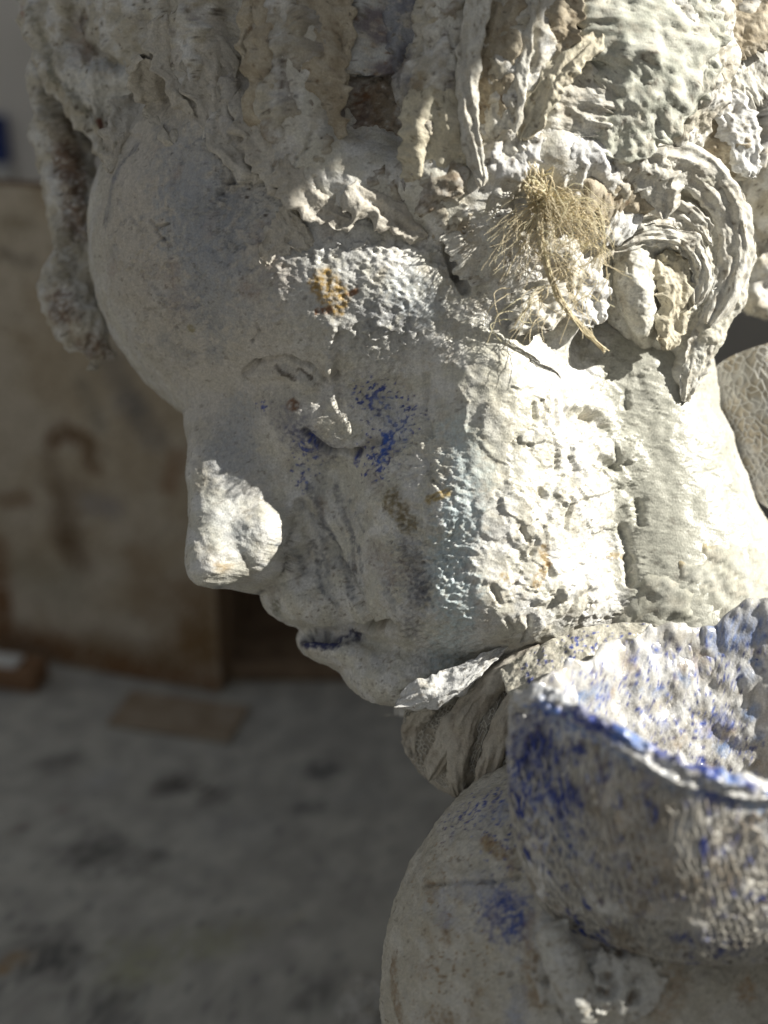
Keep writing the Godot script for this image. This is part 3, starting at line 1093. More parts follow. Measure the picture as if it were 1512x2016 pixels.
func build_strips(head: Node3D, ear: Node3D) -> void:
	var none: Array[Brush] = []
	var pale := {"c0": col(0.80, 0.785, 0.73), "c1": col(0.72, 0.69, 0.62), "c2": col(0.48, 0.43, 0.35), "c2_from": 0.30, "a1": 5.0, "s1": 40.0, "a2": 2.5, "s2": 60.0, "a3": 1.2, "s3": 8.0, "mottle": 0.6, "flecks": 0.75}
	var tones := {"pale": pale}
	for row in [["green", col(0.73, 0.73, 0.65), col(0.60, 0.61, 0.53), col(0.34, 0.34, 0.28)], ["purple", col(0.60, 0.60, 0.58), col(0.24, 0.21, 0.22), col(0.20, 0.12, 0.08)], ["tan", col(0.57, 0.50, 0.385), col(0.44, 0.37, 0.27), col(0.24, 0.17, 0.105)], ["white", col(0.84, 0.84, 0.83), col(0.80, 0.80, 0.80), col(0.62, 0.59, 0.55)], ["slate", col(0.33, 0.34, 0.37), col(0.20, 0.20, 0.23), col(0.45, 0.44, 0.42)], ["butter", col(0.74, 0.69, 0.55), col(0.68, 0.62, 0.48), col(0.45, 0.38, 0.26)]]:
		var t := pale.duplicate()
		t.merge({"c0": row[1], "c1": row[2], "c2": row[3]}, true)
		tones[row[0]] = t
	tones.green.merge({"a1": 11.0, "s1": 60.0, "a2": 6.0, "s2": 70.0, "flecks": 0.9}, true)
	tones.chalk = tones.white.duplicate()
	tones.chalk.merge({"a1": 2.0, "a2": 1.5, "a3": 0.8}, true)
	var k := 0.0
	for row in [
			["pale", 0.25, 0.15, [[1215, 345, 95, 34, 10], [1290, 318, 102, 40, 10], [1370, 335, 86, 42, 10], [1430, 400, 62, 38, 10], [1452, 480, 48, 36, 5], [1435, 560, 42, 36, 0], [1395, 640, 30, 30, 0]]],
			["pale", 0.0, 0.4, [[1180, 450, 60, 18, 20], [1260, 425, 78, 22, 25], [1345, 425, 70, 24, 25], [1400, 480, 45, 20, 15]]],
			["pale", 0.0, 0.4, [[1200, 490, 60, 16, 20], [1275, 465, 72, 20, 25], [1350, 475, 62, 22, 25], [1385, 540, 40, 22, 15], [1370, 600, 36, 16, 10]]],
			["butter", 0.0, 0.4, [[1300, 500, 40, 36, -20], [1330, 560, 36, 44, -20], [1325, 630, 30, 36, -15], [1310, 690, 24, 20, -10]]],
			["pale", 0.0, 0.4, [[1420, 560, 20, 30, -30], [1400, 640, 10, 34, -30], [1370, 720, 0, 30, -20], [1345, 790, -10, 18, -10]]],
			["chalk", 0.1, 0.3, [[778, 1388, 20, 14, 0], [835, 1368, 36, 32, 0], [895, 1343, 38, 30, -5], [950, 1305, 30, 16, 0], [1000, 1270, 20, 8, 0]]],
			["slate", 0.1, 0.3, [[812, -60, 130, 36, 20], [816, 60, 140, 36, 25], [822, 170, 140, 26, 25]]],
			["tan", 0.15, 0.25, [[570, -60, 140, 62, -15], [588, 60, 158, 58, -10], [580, 160, 158, 62, 0], [590, 250, 140, 58, 5], [610, 330, 115, 40, 0]]],
			["tan", 0.1, 0.3, [[520, -60, 120, 26, -40], [512, 40, 130, 24, -50], [506, 110, 118, 22, -40], [530, 170, 105, 16, -30]]],
			["tan", 0.0, 0.4, [[640, -60, 120, 30, 40], [655, 80, 120, 26, 50], [650, 200, 110, 22, 40]]],
			["purple", 0.0, 0.3, [[725, -60, 100, 80, 0], [722, 60, 118, 76, 0], [725, 150, 122, 68, 0]]],
			["butter", 0.2, 0.2, [[862, 150, 172, 36, -10], [858, 240, 182, 42, -5], [858, 330, 160, 44, 0], [862, 380, 128, 34, 0]]],
			["pale", 0.1, 0.3, [[905, -60, 160, 40, -20], [890, 80, 170, 34, -25], [885, 180, 172, 24, -20]]],
			["pale", 0.2, 0.12, [[950, -60, 190, 18, 60], [930, 60, 198, 16, 62], [918, 160, 196, 15, 60], [922, 260, 184, 14, 55], [950, 365, 150, 13, 40]]],
			["tan", 0.0, 0.3, [[985, -60, 165, 34, 30], [975, 60, 165, 32, 35], [965, 160, 158, 26, 30], [970, 250, 140, 20, 25]]],
			["pale", 0.0, 0.3, [[1030, -60, 180, 26, 50], [1015, 60, 178, 24, 55], [1000, 170, 168, 22, 50], [985, 280, 145, 22, 40], [985, 330, 130, 18, 30]]],
			["white", 0.0, 0.5, [[1045, 90, 160, 30, 20], [1020, 200, 155, 28, 25], [1000, 280, 145, 30, 10], [985, 335, 135, 34, 0]]],
			["tan", 0.0, 0.3, [[1090, -60, 175, 40, 20], [1085, 40, 180, 36, 20], [1075, 120, 170, 28, 20]]],
			["butter", 0.1, 0.3, [[1180, 60, 190, 26, 30], [1110, 125, 196, 22, 50], [1066, 195, 186, 20, 55], [1024, 275, 166, 16, 50]]],
			["pale", 0.0, 0.4, [[1150, 120, 170, 50, -10], [1120, 200, 165, 54, -5], [1110, 270, 150, 46, 0]]],
			["white", 0.0, 0.6, [[990, 335, 140, 20, 0], [1060, 300, 148, 24, 10], [1120, 282, 150, 26, 0], [1190, 285, 148, 24, 0], [1225, 310, 140, 16, 0]]],
			["green", 0.2, 0.3, [[1250, -60, 200, 84, -24], [1275, 50, 212, 90, -26], [1275, 150, 205, 80, -20], [1225, 240, 180, 60, -10], [1180, 300, 155, 36, 0]]],
			["green", 0.0, 0.35, [[1330, -60, 185, 60, -30], [1350, 40, 185, 54, -35], [1345, 130, 172, 46, -30], [1310, 210, 150, 34, -20]]],
			["butter", 0.1, 0.5, [[1400, 112, 130, 22, 0], [1378, 140, 132, 28, 10], [1350, 180, 122, 26, 10]]],
			["white", 0.2, 0.35, [[1342, 190, 80, 22, -20], [1345, 235, 85, 24, -25], [1350, 280, 85, 22, -20]]],
			["tan", 0.1, 0.5, [[1130, 330, 135, 40, 0], [1180, 350, 140, 52, 0], [1240, 370, 130, 46, 10], [1290, 410, 110, 18, 10]]],
			["pale", 0.1, 0.5, [[1210, 300, 150, 30, 30], [1260, 320, 155, 34, 30], [1298, 370, 140, 30, 20], [1305, 430, 115, 14, 10]]],
			["white", 0.1, 0.25, [[1180, 400, 100, 30, -20], [1220, 420, 110, 44, -25], [1255, 450, 100, 30, -20]]],
			["white", 0.3, 0.4, [[1440, 180, 40, 20, -20], [1455, 230, 45, 30, -25], [1470, 300, 40, 28, -25], [1482, 350, 30, 14, -20]]],
			["tan", 0.0, 0.4, [[1520, 0, 30, 60, 30], [1450, 60, 30, 46, 35], [1400, 110, 30, 24, 30]]],
			["pale", 0.0, 0.5, [[1530, 110, 30, 50, -20], [1470, 150, 35, 40, -25], [1420, 190, 30, 24, -20]]],
			["tan", 0.0, 0.4, [[1420, 210, 20, 34, 10], [1410, 290, 20, 38, 15], [1425, 360, 0, 26, 10]]],
			["pale", 0.0, 0.2, [[915, 420, 104, 40, -10], [950, 480, 94, 46, -5], [985, 540, 82, 40, 0]]],
			["tan", 0.0, 0.4, [[880, 380, 125, 34, 20], [862, 430, 104, 36, 20], [850, 470, 86, 22, 15]]],
			["pale", 0.0, 0.25, [[1040, 560, 90, 36, -10], [1060, 610, 88, 40, -10], [1080, 650, 80, 24, -5]]],
			["white", 0.0, 0.25, [[1120, 520, 80, 30, -30], [1150, 570, 78, 34, -30], [1175, 640, 70, 22, -25]]],
		]:
		k += 1.0
		if row[3][0][1] < 600:
			for q in row[3]:
				q[2] -= maxf(q[0] - 980.0, 0.0) * 0.22 + 8.0
		if k > 6.0 and row[3][0][1] < 600:
			for q in row[3]:
				q[3] *= 1.55
				q[4] *= 0.5
		var gs := sheet(row[3], 34, 12, 14.0 if k > 6.0 else 9.0, row[1], row[2], k)
		var kind := "ear_fold" if k <= 5.0 else "plaster_flake" if row[0] == "chalk" else "cloth_strip"
		var says: String = {"green": "grey-green strip of plastered cloth", "slate": "slate grey strip of plastered cloth", "purple": "grey and purple stained strip above the brown hollow", "chalk": "sunlit white flake of plaster under the chin"}.get(row[0], "")
		part(kind, skin(gs, 3, tones[row[0]], none), mats.hair, ear if k <= 5.0 else head, says)

func build_veils(head: Node3D, face: Dictionary, style: Dictionary) -> void:
	# thin coats of plaster that run from the hairline over the brow
	var none: Array[Brush] = []
	var k := 40.0
	for row in [[[290, 110], [318, 200], [345, 285]], [[395, 60], [425, 190], [470, 300], [520, 350]], [[330, 30], [350, 140], [395, 230]], [[480, 180], [525, 290], [575, 390]], [[560, 310], [620, 395], [700, 440]], [[680, 370], [765, 415], [840, 465]], [[270, 190], [245, 265], [215, 340]], [[600, 440], [560, 470], [520, 520]]]:
		k += 1.0
		var pts := []
		for n in row.size():
			var v := on(face, row[n][0], row[n][1])
			pts.append([row[n][0], row[n][1], v.z + 3.0, [46.0, 50.0, 40.0, 24.0][mini(n + (1 if row.size() == 3 else 0), 3)], -12.0])
		part("plaster_coat", skin(sheet(pts, 30, 12, 12.0, 0.12, 0.5, k), 3, style, none), mats.hair, head)

func build_tuft(head: Node3D, gh: Dictionary) -> void:
	var rng := RandomNumberGenerator.new()
	rng.seed = 77
	var th := Threads.new()
	var root := on(gh, 1062, 408) + Vector3(0, 0, 26)
	var tone := func() -> Color:
		var s := rng.randf_range(0.7, 1.15)
		return Color(minf(0.90 * s, 0.93), minf(0.80 * s, 0.88), 0.58 * s)
	var add := func(pts: Array, wob: float, r: float) -> void:
		var line := []
		var m := pts.size()
		for q in 13:
			var t := q / 12.0 * (m - 1)
			var k := mini(int(t), m - 2)
			var v: Vector3 = pts[k].cubic_interpolate(pts[k + 1], pts[maxi(k - 1, 0)], pts[mini(k + 2, m - 1)], t - k)
			line.append(v + Vector3(rng.randf_range(-1, 1), rng.randf_range(-1, 1), rng.randf_range(-1, 1)) * wob)
		th.add(line, r, r * 0.6, tone.call(), 3)
	var j := func(s: float) -> Vector3: return Vector3(rng.randf_range(-s, s), rng.randf_range(-s, s), rng.randf_range(-s, s))
	for n in 120:
		var end := at(rng.randf_range(1075, 1215), rng.randf_range(405, 520), rng.randf_range(90, 170))
		var mid := root.lerp(end, 0.5) + Vector3(rng.randf_range(-10, 50), rng.randf_range(-20, 45), rng.randf_range(0, 50))
		add.call([root + j.call(14.0), mid, end, end + Vector3(rng.randf_range(-60, 10), rng.randf_range(-50, 30), rng.randf_range(-30, 10))], 2.2, rng.randf_range(0.5, 1.1))
	for n in 60:
		var top := at(rng.randf_range(1035, 1095), rng.randf_range(325, 390), rng.randf_range(130, 175))
		add.call([top + j.call(10.0), top.lerp(root, 0.5) + j.call(22.0), root + j.call(16.0)], 1.2, 1.4)
	for n in 46:
		var a := rng.randf_range(0.6, 1.0)
		var pts := [root + j.call(10.0)]
		for q in [[1064, 460, 150], [1075, 520, 140], [1102, 590, 110], [1150, 650, 80], [1192, 690, 40]]:
			pts.append(at(q[0], q[1], q[2]) + j.call(6.0))
		if a < 0.8:
			pts.resize(4)
		add.call(pts, 1.6, rng.randf_range(0.6, 1.2))
	for n in 44:
		var end := at(rng.randf_range(945, 1040), rng.randf_range(430, 560), rng.randf_range(130, 170))
		add.call([root + j.call(10.0), root.lerp(end, 0.5) + j.call(24.0), end], 1.2, rng.randf_range(0.5, 0.9))
	for n in 40:
		var from := at(rng.randf_range(1060, 1190), rng.randf_range(470, 600), rng.randf_range(120, 170))
		add.call([from, from + j.call(30.0), from + Vector3(rng.randf_range(-50, 70), rng.randf_range(-90, -10), rng.randf_range(-20, 20))], 1.0, 1.1)
	for n in 26:
		var from := at(rng.randf_range(1000, 1080), rng.randf_range(560, 630), rng.randf_range(120, 140))
		add.call([from, from + Vector3(-20, -25, 15) + j.call(15.0), from + Vector3(rng.randf_range(-60, 10), rng.randf_range(-80, -30), rng.randf_range(0, 30))], 1.0, 1.1)
	var o := part("hemp_tuft", mesh_of(th.p, th.n, th.c, th.index), mats.thread, head, "straw coloured hemp tuft above the ear")
	o.set_meta("kind", "stuff")

func build_collar(head: Node3D) -> void:
	var rng := RandomNumberGenerator.new()
	rng.seed = 5
	var none: Array[Brush] = []
	var collar := patch_of([
		[[800, 1398, -190], [860, 1388, -120], [930, 1335, -60], [1000, 1290, -30], [1080, 1255, -40], [1160, 1225, -60]],
		[[803, 1460, -190], [870, 1450, -90], [940, 1420, -30], [1010, 1390, 0], [1090, 1350, 0], [1170, 1310, -20]],
		[[835, 1530, -200], [880, 1530, -110], [930, 1510, -60], [990, 1480, -20], [1060, 1440, 0], [1150, 1400, -10]],
		[[900, 1570, -230], [905, 1565, -150], [925, 1570, -100], [960, 1570, -60], [1040, 1540, -30], [1130, 1500, -30]],
	])
	var flat_collar := collar
	collar = func(u: float, v: float) -> Vector3: return flat_collar.call(u, v) + Vector3(-0.3, 0.2, 0.9) * (15.0 * sin(u * 15.0 + v * 5.0) + 8.0 * sin(u * 31.0 - v * 3.0 + 1.0)) * (0.35 + v)
	var gauze := {"c0": col(0.62, 0.58, 0.51), "c1": col(0.50, 0.45, 0.38), "c2": col(0.36, 0.30, 0.24), "c2_from": 0.4, "a1": 6.0, "s1": 50.0, "a2": 1.5, "s2": 30.0, "a3": 0.8, "s3": 7.0}
	part("gauze_collar", skin(patch_slab(collar, 50, 36, 6.0), 2, gauze, none), mats.plaster, head)
	var lifted := func(u: float, v: float) -> Vector3: return collar.call(u, v) + Vector3(-3, 4, 9)
	var th := net(lifted, 44.0, 28.0, 1.15, col(0.78, 0.76, 0.71), rng, 0.12)
	part("tulle_net", mesh_of(th.p, th.n, th.c, th.index), mats.thread, head).set_meta("kind", "stuff")
	var fold_at := 90.0
	for row in [[[1070, 1262, 5, 14, 10], [970, 1345, 20, 26, 10], [890, 1450, -25, 30, 10], [845, 1535, -110, 20, 0]], [[1010, 1300, 10, 12, -10], [935, 1400, 10, 22, -15], [905, 1500, -30, 26, -10], [905, 1572, -90, 14, 0]], [[1050, 1320, 35, 14, 10], [990, 1420, 32, 22, 15], [955, 1530, -5, 22, 10], [945, 1580, -40, 12, 0]], [[850, 1392, -60, 16, 0], [815, 1430, -130, 22, 0], [812, 1490, -160, 18, 0]]]:
		fold_at += 1.0
		part("gauze_fold", skin(sheet(row, 30, 10, 7.0, 0.35, 0.3, fold_at), 2, gauze, none), mats.plaster, head)
	var ribbon := patch_of([
		[[1375, 770, -340], [1420, 715, -300], [1500, 680, -260], [1600, 660, -250]],
		[[1390, 830, -340], [1440, 810, -280], [1520, 800, -240], [1600, 790, -230]],
		[[1400, 880, -350], [1450, 895, -295], [1530, 910, -255], [1610, 910, -245]],
		[[1415, 920, -350], [1460, 960, -300], [1530, 1010, -260], [1610, 1030, -250]],
	])
	var linen := {"c0": col(0.80, 0.79, 0.76), "c1": col(0.62, 0.55, 0.44), "c2": col(0.5, 0.42, 0.32), "c2_from": 0.4, "a1": 5.0, "s1": 60.0, "a2": 2.0, "s2": 40.0, "a3": 0.8, "s3": 7.0}
	part("gauze_ribbon", skin(patch_slab(ribbon, 40, 40, 6.0), 2, linen, none), mats.plaster, head)
	var lifted2 := func(u: float, v: float) -> Vector3: return ribbon.call(u, v) + Vector3(0, 2, 9)
	var th2 := net(lifted2, 17.0, 22.0, 1.7, col(0.82, 0.81, 0.78), rng, 0.15)
	part("tulle_net", mesh_of(th2.p, th2.n, th2.c, th2.index), mats.thread, head).set_meta("kind", "stuff")

func build_ear(head: Node3D) -> MeshInstance3D:
	var ear: Array[Prim] = []
	ear.append(ellipsoid(1310, 500, -132, Vector3(165, 210, 75), 30, 0, 12))
	for line in [
			[[1215, 330, 50, 34], [1300, 315, 45, 38], [1390, 350, 25, 38], [1440, 430, 5, 36], [1445, 500, -5, 38], [1425, 580, -20, 40], [1385, 660, -30, 36], [1345, 740, -40, 34]],
			[[1180, 440, 20, 14], [1260, 425, 35, 18], [1350, 420, 25, 18], [1410, 470, 5, 16]],
			[[1170, 480, 20, 14], [1270, 468, 30, 18], [1360, 475, 20, 18], [1395, 530, 0, 14]],
			[[1235, 490, 20, 30], [1255, 550, 30, 42], [1262, 610, 30, 36], [1262, 650, 20, 20]],
		]:
		ear.append_array(chain(line, 24, false, true))
	ear.append_array(chain([[1290, 540, 65, 24], [1350, 530, 70, 34], [1330, 600, 62, 34], [1320, 650, 58, 24]], 30, true, true))
	var g := cast(ear, 560.0, -200.0, -110.0, 110.0, 90, 760.0, 190.0, 90, 450.0)
	sight(g)
	var b: Array[Brush] = []
	var st := {"c0": col(0.80, 0.79, 0.73), "c1": col(0.74, 0.71, 0.61), "c2": col(0.54, 0.48, 0.36), "c2_from": 0.45, "a1": 6.0, "s1": 45.0, "a2": 3.0, "s2": 36.0, "a3": 1.6, "s3": 9.0, "flat": 0.2}
	return part("ear", skin(g, 3, st, b), mats.plaster, head)

func build_neck(head: Node3D) -> void:
	var neck: Array[Prim] = []
	neck.append_array(chain([[1250, 520, -340, 130], [1230, 760, -300, 172], [1245, 950, -300, 212], [1300, 1250, -310, 320], [1300, 1600, -330, 420], [1250, 2300, -450, 420], [1250, 3300, -800, 420]], 60))
	var g := cast(neck, 560.0, -330.0, -180.0, 180.0, 110, 560.0, -1400.0, 130, 900.0)
	sight(g)
	var b: Array[Brush] = []
	for q in [[1330, 830, 1345, 870], [1290, 930, 1300, 960], [1360, 1010, 1420, 1000], [1300, 1080, 1370, 1060, 1430, 1075], [1430, 900, 1450, 990, 1490, 1060], [1270, 880, 1265, 960]]:
		brush(g, b, BUMP, q, 8, -9.0, Color.WHITE, 0.5)
	for q in [[1320, 890], [1350, 1120], [1400, 1080], [1280, 1150], [1440, 1150], [1300, 790], [1360, 800]]:
		brush(g, b, PLATE, [q[0], q[1], q[0] + 24, q[1] + 10], 22, 6.0, Color.WHITE, 0.7, 0.25)
	brush(g, b, ROUGH, [1240, 1150, 1400, 1180, 1500, 1120], 90, 0.9, Color.WHITE, 0.4, 0.4)
	brush(g, b, PAINT, [1330, 1110, 1400, 1070], 16, 0.6, col(0.5, 0.38, 0.18), 0.6, 0.5)
	brush(g, b, PAINT, [1245, 1174], 6, 1.0, col(0.03, 0.06, 0.4), 0.3, 0.4)
	var st := {"c0": col(0.56, 0.555, 0.49), "c1": col(0.53, 0.52, 0.44), "c2": col(0.5, 0.45, 0.32), "c2_from": 0.5, "a1": 6.0, "s1": 60.0, "a2": 2.5, "s2": 40.0, "a3": 1.2, "s3": 9.0}
	part("neck", skin(g, 2, st, b), mats.plaster, head)

func face_brushes(g: Dictionary, b: Array[Brush]) -> void:
	var blue := col(0.02, 0.05, 0.33)
	var grey := col(0.44, 0.455, 0.48)
	var dark := col(0.10, 0.08, 0.065)
	var ochre := col(0.40, 0.26, 0.08)
	var rust := col(0.22, 0.10, 0.04)
	var taupe := col(0.58, 0.53, 0.465)
	# forehead
	brush(g, b, TINT, [350, 200, 330, 450, 420, 680], 330, 0.65, taupe, 0.3, 0.6)
	brush(g, b, TINT, [380, 320, 400, 450, 420, 570], 130, 0.4, col(0.44, 0.46, 0.49), 1.0, 0.8)
	brush(g, b, PAINT, [370, 340, 400, 450, 410, 570], 110, 0.65, col(0.36, 0.38, 0.42), 1.3, 0.8)
	brush(g, b, PAINT, [520, 400, 600, 470], 80, 0.6, grey, 0.6, 0.5)
	brush(g, b, PAINT, [262, 285, 228, 350, 205, 440], 15, 0.7, col(0.2, 0.21, 0.25), 0.6, 0.5)
	brush(g, b, PAINT, [525, 460, 560, 545], 46, 0.5, col(0.38, 0.29, 0.24), 0.7, 0.6)
	brush(g, b, PAINT, [300, 560, 350, 600], 50, 0.4, col(0.42, 0.36, 0.33), 0.7, 0.6)
	brush(g, b, PAINT, [320, 680, 370, 700], 26, 0.5, col(0.3, 0.3, 0.29), 0.7, 0.6)
	brush(g, b, PAINT, [375, 648], 13, 0.8, col(0.26, 0.22, 0.08), 0.3, 0.5)
	brush(g, b, PLATE, [430, 110, 440, 180, 436, 260, 470, 320], 34, 6.0, Color.WHITE, 0.4, 0.25)
	brush(g, b, BUMP, [380, 100, 440, 145, 515, 185], 9, -9.0, Color.WHITE, 0.4)
	brush(g, b, BUMP, [432, 180, 434, 270, 468, 318], 8, -8.0, Color.WHITE, 0.4)
	brush(g, b, BUMP, [490, 290, 520, 350], 9, -9.0, Color.WHITE, 0.4)
	brush(g, b, BUMP, [620, 350, 650, 425, 720, 428, 760, 440], 9, -9.0, Color.WHITE, 0.4)
	brush(g, b, PAINT, [640, 440, 700, 430, 750, 450], 12, 0.6, col(0.16, 0.17, 0.18), 0.6, 0.5)
	brush(g, b, PAINT, [700, 480], 60, 0.5, grey, 0.5, 0.5)
	var wear := RandomNumberGenerator.new()
	wear.seed = 31
	for n in 22:
		var x := wear.randf_range(210, 620)
		var y := wear.randf_range(220, 700)
		brush(g, b, PLATE, [x, y, x + wear.randf_range(-40, 40), y + wear.randf_range(-50, 50)], wear.randf_range(20, 60), wear.randf_range(-4.5, 5.0), Color.WHITE, 0.8, 0.12)
	for n in 46:
		var x := wear.randf_range(200, 660)
		var y := wear.randf_range(200, 720)
		brush(g, b, PAINT, [x, y, x + wear.randf_range(-15, 15), y + wear.randf_range(-40, 40)], wear.randf_range(9, 34), wear.randf_range(0.3, 0.75), [col(0.30, 0.31, 0.33), col(0.44, 0.36, 0.31), col(0.70, 0.69, 0.66), col(0.36, 0.36, 0.35)][n % 4], 1.0, 0.7)
	for n in 34:
		var x := wear.randf_range(230, 640)
		var y := wear.randf_range(300, 640)
		brush(g, b, BUMP, [x, y, x + wear.randf_range(4, 16), y + wear.randf_range(30, 90)], 6.0, wear.randf_range(-3.5, 1.5), Color.WHITE, 0.3)
	for n in 34:
		var x := wear.randf_range(430, 780)
		var y := wear.randf_range(900, 1340)
		brush(g, b, PAINT, [x, y, x + wear.randf_range(-10, 25), y + wear.randf_range(-10, 50)], wear.randf_range(7, 26), wear.randf_range(0.3, 0.8), [col(0.20, 0.21, 0.23), col(0.36, 0.31, 0.26), col(0.34, 0.36, 0.38)][n % 3], 1.0, 0.6)
	for n in 4:
		var x := wear.randf_range(230, 640)
		var y := wear.randf_range(260, 660)
		var crack := [x, y]
		for k in 5:
			x += wear.randf_range(-26, 26)
			y += wear.randf_range(-6, 34)
			crack.append_array([x, y])
		brush(g, b, BUMP, crack, 4.5, -5.5, Color.WHITE, 0.5)
		brush(g, b, PAINT, crack, 4.0, 0.3, col(0.22, 0.20, 0.18), 0.6, 0.6)
	# brow
	brush(g, b, PLATE, [620, 590, 700, 565, 800, 570, 870, 600], 90, 3.0, Color.WHITE, 0.7, 0.15)
	brush(g, b, ROUGH, [620, 600, 740, 600, 880, 640], 120, 0.7, Color.WHITE, 0.3, 0.3)
	brush(g, b, ROUGH, [700, 760, 780, 830], 110, 2.0, Color.WHITE, 0.3, 0.3)
	brush(g, b, PAINT, [620, 560, 740, 640, 820, 620], 100, 0.7, col(0.52, 0.52, 0.51), 0.8, 0.5)
	brush(g, b, PAINT, [640, 560, 660, 590], 34, 1.0, ochre, 0.45, 0.3)
	brush(g, b, PAINT, [625, 612, 650, 610], 9, 1.0, rust, 0.5, 0.5)
	brush(g, b, PAINT, [686, 582, 702, 572], 8, 1.0, rust, 0.4, 0.5)
	brush(g, b, PAINT, [745, 620, 790, 625], 44, 0.7, col(0.34, 0.35, 0.37), 0.6, 0.4)
	brush(g, b, PAINT, [790, 560, 830, 600], 50, 0.6, col(0.55, 0.60, 0.64), 0.4, 0.5)
	brush(g, b, BUMP, [885, 490, 898, 540, 915, 570], 15, -26.0, Color.WHITE, 0.3)
	# eye
	brush(g, b, BUMP, [480, 738, 505, 714, 560, 706, 612, 720, 640, 745], 9, -11.0, Color.WHITE, 0.5)
	brush(g, b, BUMP, [500, 745, 560, 735, 610, 760], 22, 9.0, Color.WHITE, 0.3)
	brush(g, b, PAINT, [545, 722, 580, 745], 8, 0.9, dark, 0.6, 0.4)
	brush(g, b, PAINT, [590, 728, 612, 744], 6, 0.9, dark, 0.6, 0.4)
	brush(g, b, BUMP, [655, 640, 648, 720, 655, 800, 690, 850], 14, 9.0, Color.WHITE, 0.4)
	brush(g, b, BUMP, [672, 660, 664, 740, 672, 810], 12, -8.0, Color.WHITE, 0.4)
	brush(g, b, BUMP, [600, 850, 650, 892, 705, 890, 745, 868], 12, -17.0, Color.WHITE, 0.3)
	brush(g, b, BUMP, [660, 862, 710, 868], 24, 3.0, Color.WHITE, 0.3)
	brush(g, b, PAINT, [560, 820, 600, 870, 640, 890], 52, 0.6, col(0.12, 0.13, 0.20), 1.0, 0.7)
	brush(g, b, PAINT, [580, 850, 620, 885], 26, 0.6, col(0.06, 0.07, 0.20), 1.0, 0.7)
	brush(g, b, SPECK, [600, 880, 600, 945], 40, 0.9, blue, 0.6, 0.3)
	brush(g, b, SPECK, [735, 780, 790, 830, 740, 910], 60, 0.95, blue, 0.6, 0.42)
	brush(g, b, PAINT, [750, 800, 790, 850], 40, 0.5, col(0.40, 0.46, 0.62), 0.9, 0.6)
	brush(g, b, PAINT, [760, 860, 750, 905], 17, 1.0, col(0.04, 0.12, 0.50), 0.5, 0.5)
	brush(g, b, PAINT, [705, 900, 700, 915], 10, 1.0, blue, 0.5, 0.5)
	brush(g, b, PAINT, [577, 797], 16, 0.95, rust, 0.4, 0.4)
	brush(g, b, SPECK, [515, 800], 22, 0.9, blue, 0.4, 0.3)
	# nose and mouth
	brush(g, b, PAINT, [470, 830, 450, 900, 500, 940], 70, 0.55, grey, 0.6, 0.5)
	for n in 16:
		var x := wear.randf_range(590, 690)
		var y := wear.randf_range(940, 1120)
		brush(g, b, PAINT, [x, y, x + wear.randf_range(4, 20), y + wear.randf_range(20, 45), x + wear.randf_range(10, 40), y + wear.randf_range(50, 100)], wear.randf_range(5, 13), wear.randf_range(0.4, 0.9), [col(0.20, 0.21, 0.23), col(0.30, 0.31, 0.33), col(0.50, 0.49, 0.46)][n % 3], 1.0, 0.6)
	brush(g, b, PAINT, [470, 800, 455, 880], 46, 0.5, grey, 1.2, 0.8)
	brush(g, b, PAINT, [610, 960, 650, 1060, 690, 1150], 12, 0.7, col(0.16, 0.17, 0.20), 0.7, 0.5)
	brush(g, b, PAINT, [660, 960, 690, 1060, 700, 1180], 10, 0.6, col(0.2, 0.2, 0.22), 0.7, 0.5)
	brush(g, b, SPECK, [600, 1130, 660, 1180, 700, 1170], 70, 0.35, dark, 0.8, 0.2)
	brush(g, b, PAINT, [540, 1190, 545, 1210], 18, 0.7, col(0.18, 0.19, 0.14), 0.5, 0.5)
	brush(g, b, PAINT, [430, 1000, 470, 1060], 60, 0.5, col(0.70, 0.73, 0.72), 0.5, 0.6)
	brush(g, b, PAINT, [430, 1115, 450, 1120], 16, 0.6, ochre, 0.6, 0.5)
	brush(g, b, PAINT, [555, 1075], 18, 0.7, col(0.36, 0.42, 0.52), 0.5, 0.5)
	brush(g, b, BUMP, [590, 990, 575, 1080, 560, 1130], 12, -14.0, Color.WHITE, 0.3)
	brush(g, b, BUMP, [600, 1000, 650, 1080, 705, 1190, 745, 1245], 24, -12.0, Color.WHITE, 0.3)
	brush(g, b, BUMP, [572, 1250, 640, 1252, 720, 1240, 770, 1236], 18, -34.0, Color.WHITE, 0.2)
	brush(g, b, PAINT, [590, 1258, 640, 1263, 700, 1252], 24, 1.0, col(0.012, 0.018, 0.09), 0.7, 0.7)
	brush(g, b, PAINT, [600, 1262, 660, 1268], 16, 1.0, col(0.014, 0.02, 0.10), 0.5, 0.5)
	brush(g, b, SPECK, [680, 1310, 720, 1360, 800, 1340], 60, 0.35, col(0.2, 0.19, 0.17), 0.5, 0.2)
	brush(g, b, BUMP, [790, 1362, 840, 1348, 890, 1352], 5, -6.0, Color.WHITE, 0.6)
	# cheek
	brush(g, b, ROUGH, [820, 930, 840, 1100, 850, 1260], 120, 2.6, Color.WHITE, 0.3, 0.4)
	brush(g, b, ROUGH, [1180, 800, 1180, 1150], 110, 0.4, Color.WHITE, 0.3, 0.4)
	brush(g, b, PAINT, [900, 860, 925, 930, 905, 1020, 880, 1110, 905, 1190, 880, 1290], 62, 0.8, col(0.60, 0.70, 0.735), 1.0, 0.8)
	brush(g, b, PAINT, [845, 985, 882, 970], 11, 0.9, col(0.5, 0.36, 0.12), 0.4, 0.4)
	brush(g, b, PAINT, [770, 985, 800, 1030], 30, 0.9, col(0.20, 0.15, 0.06), 0.6, 0.5)
	brush(g, b, SPECK, [800, 1080, 820, 1160, 800, 1230], 60, 0.4, col(0.09, 0.09, 0.11), 0.8, 0.24)
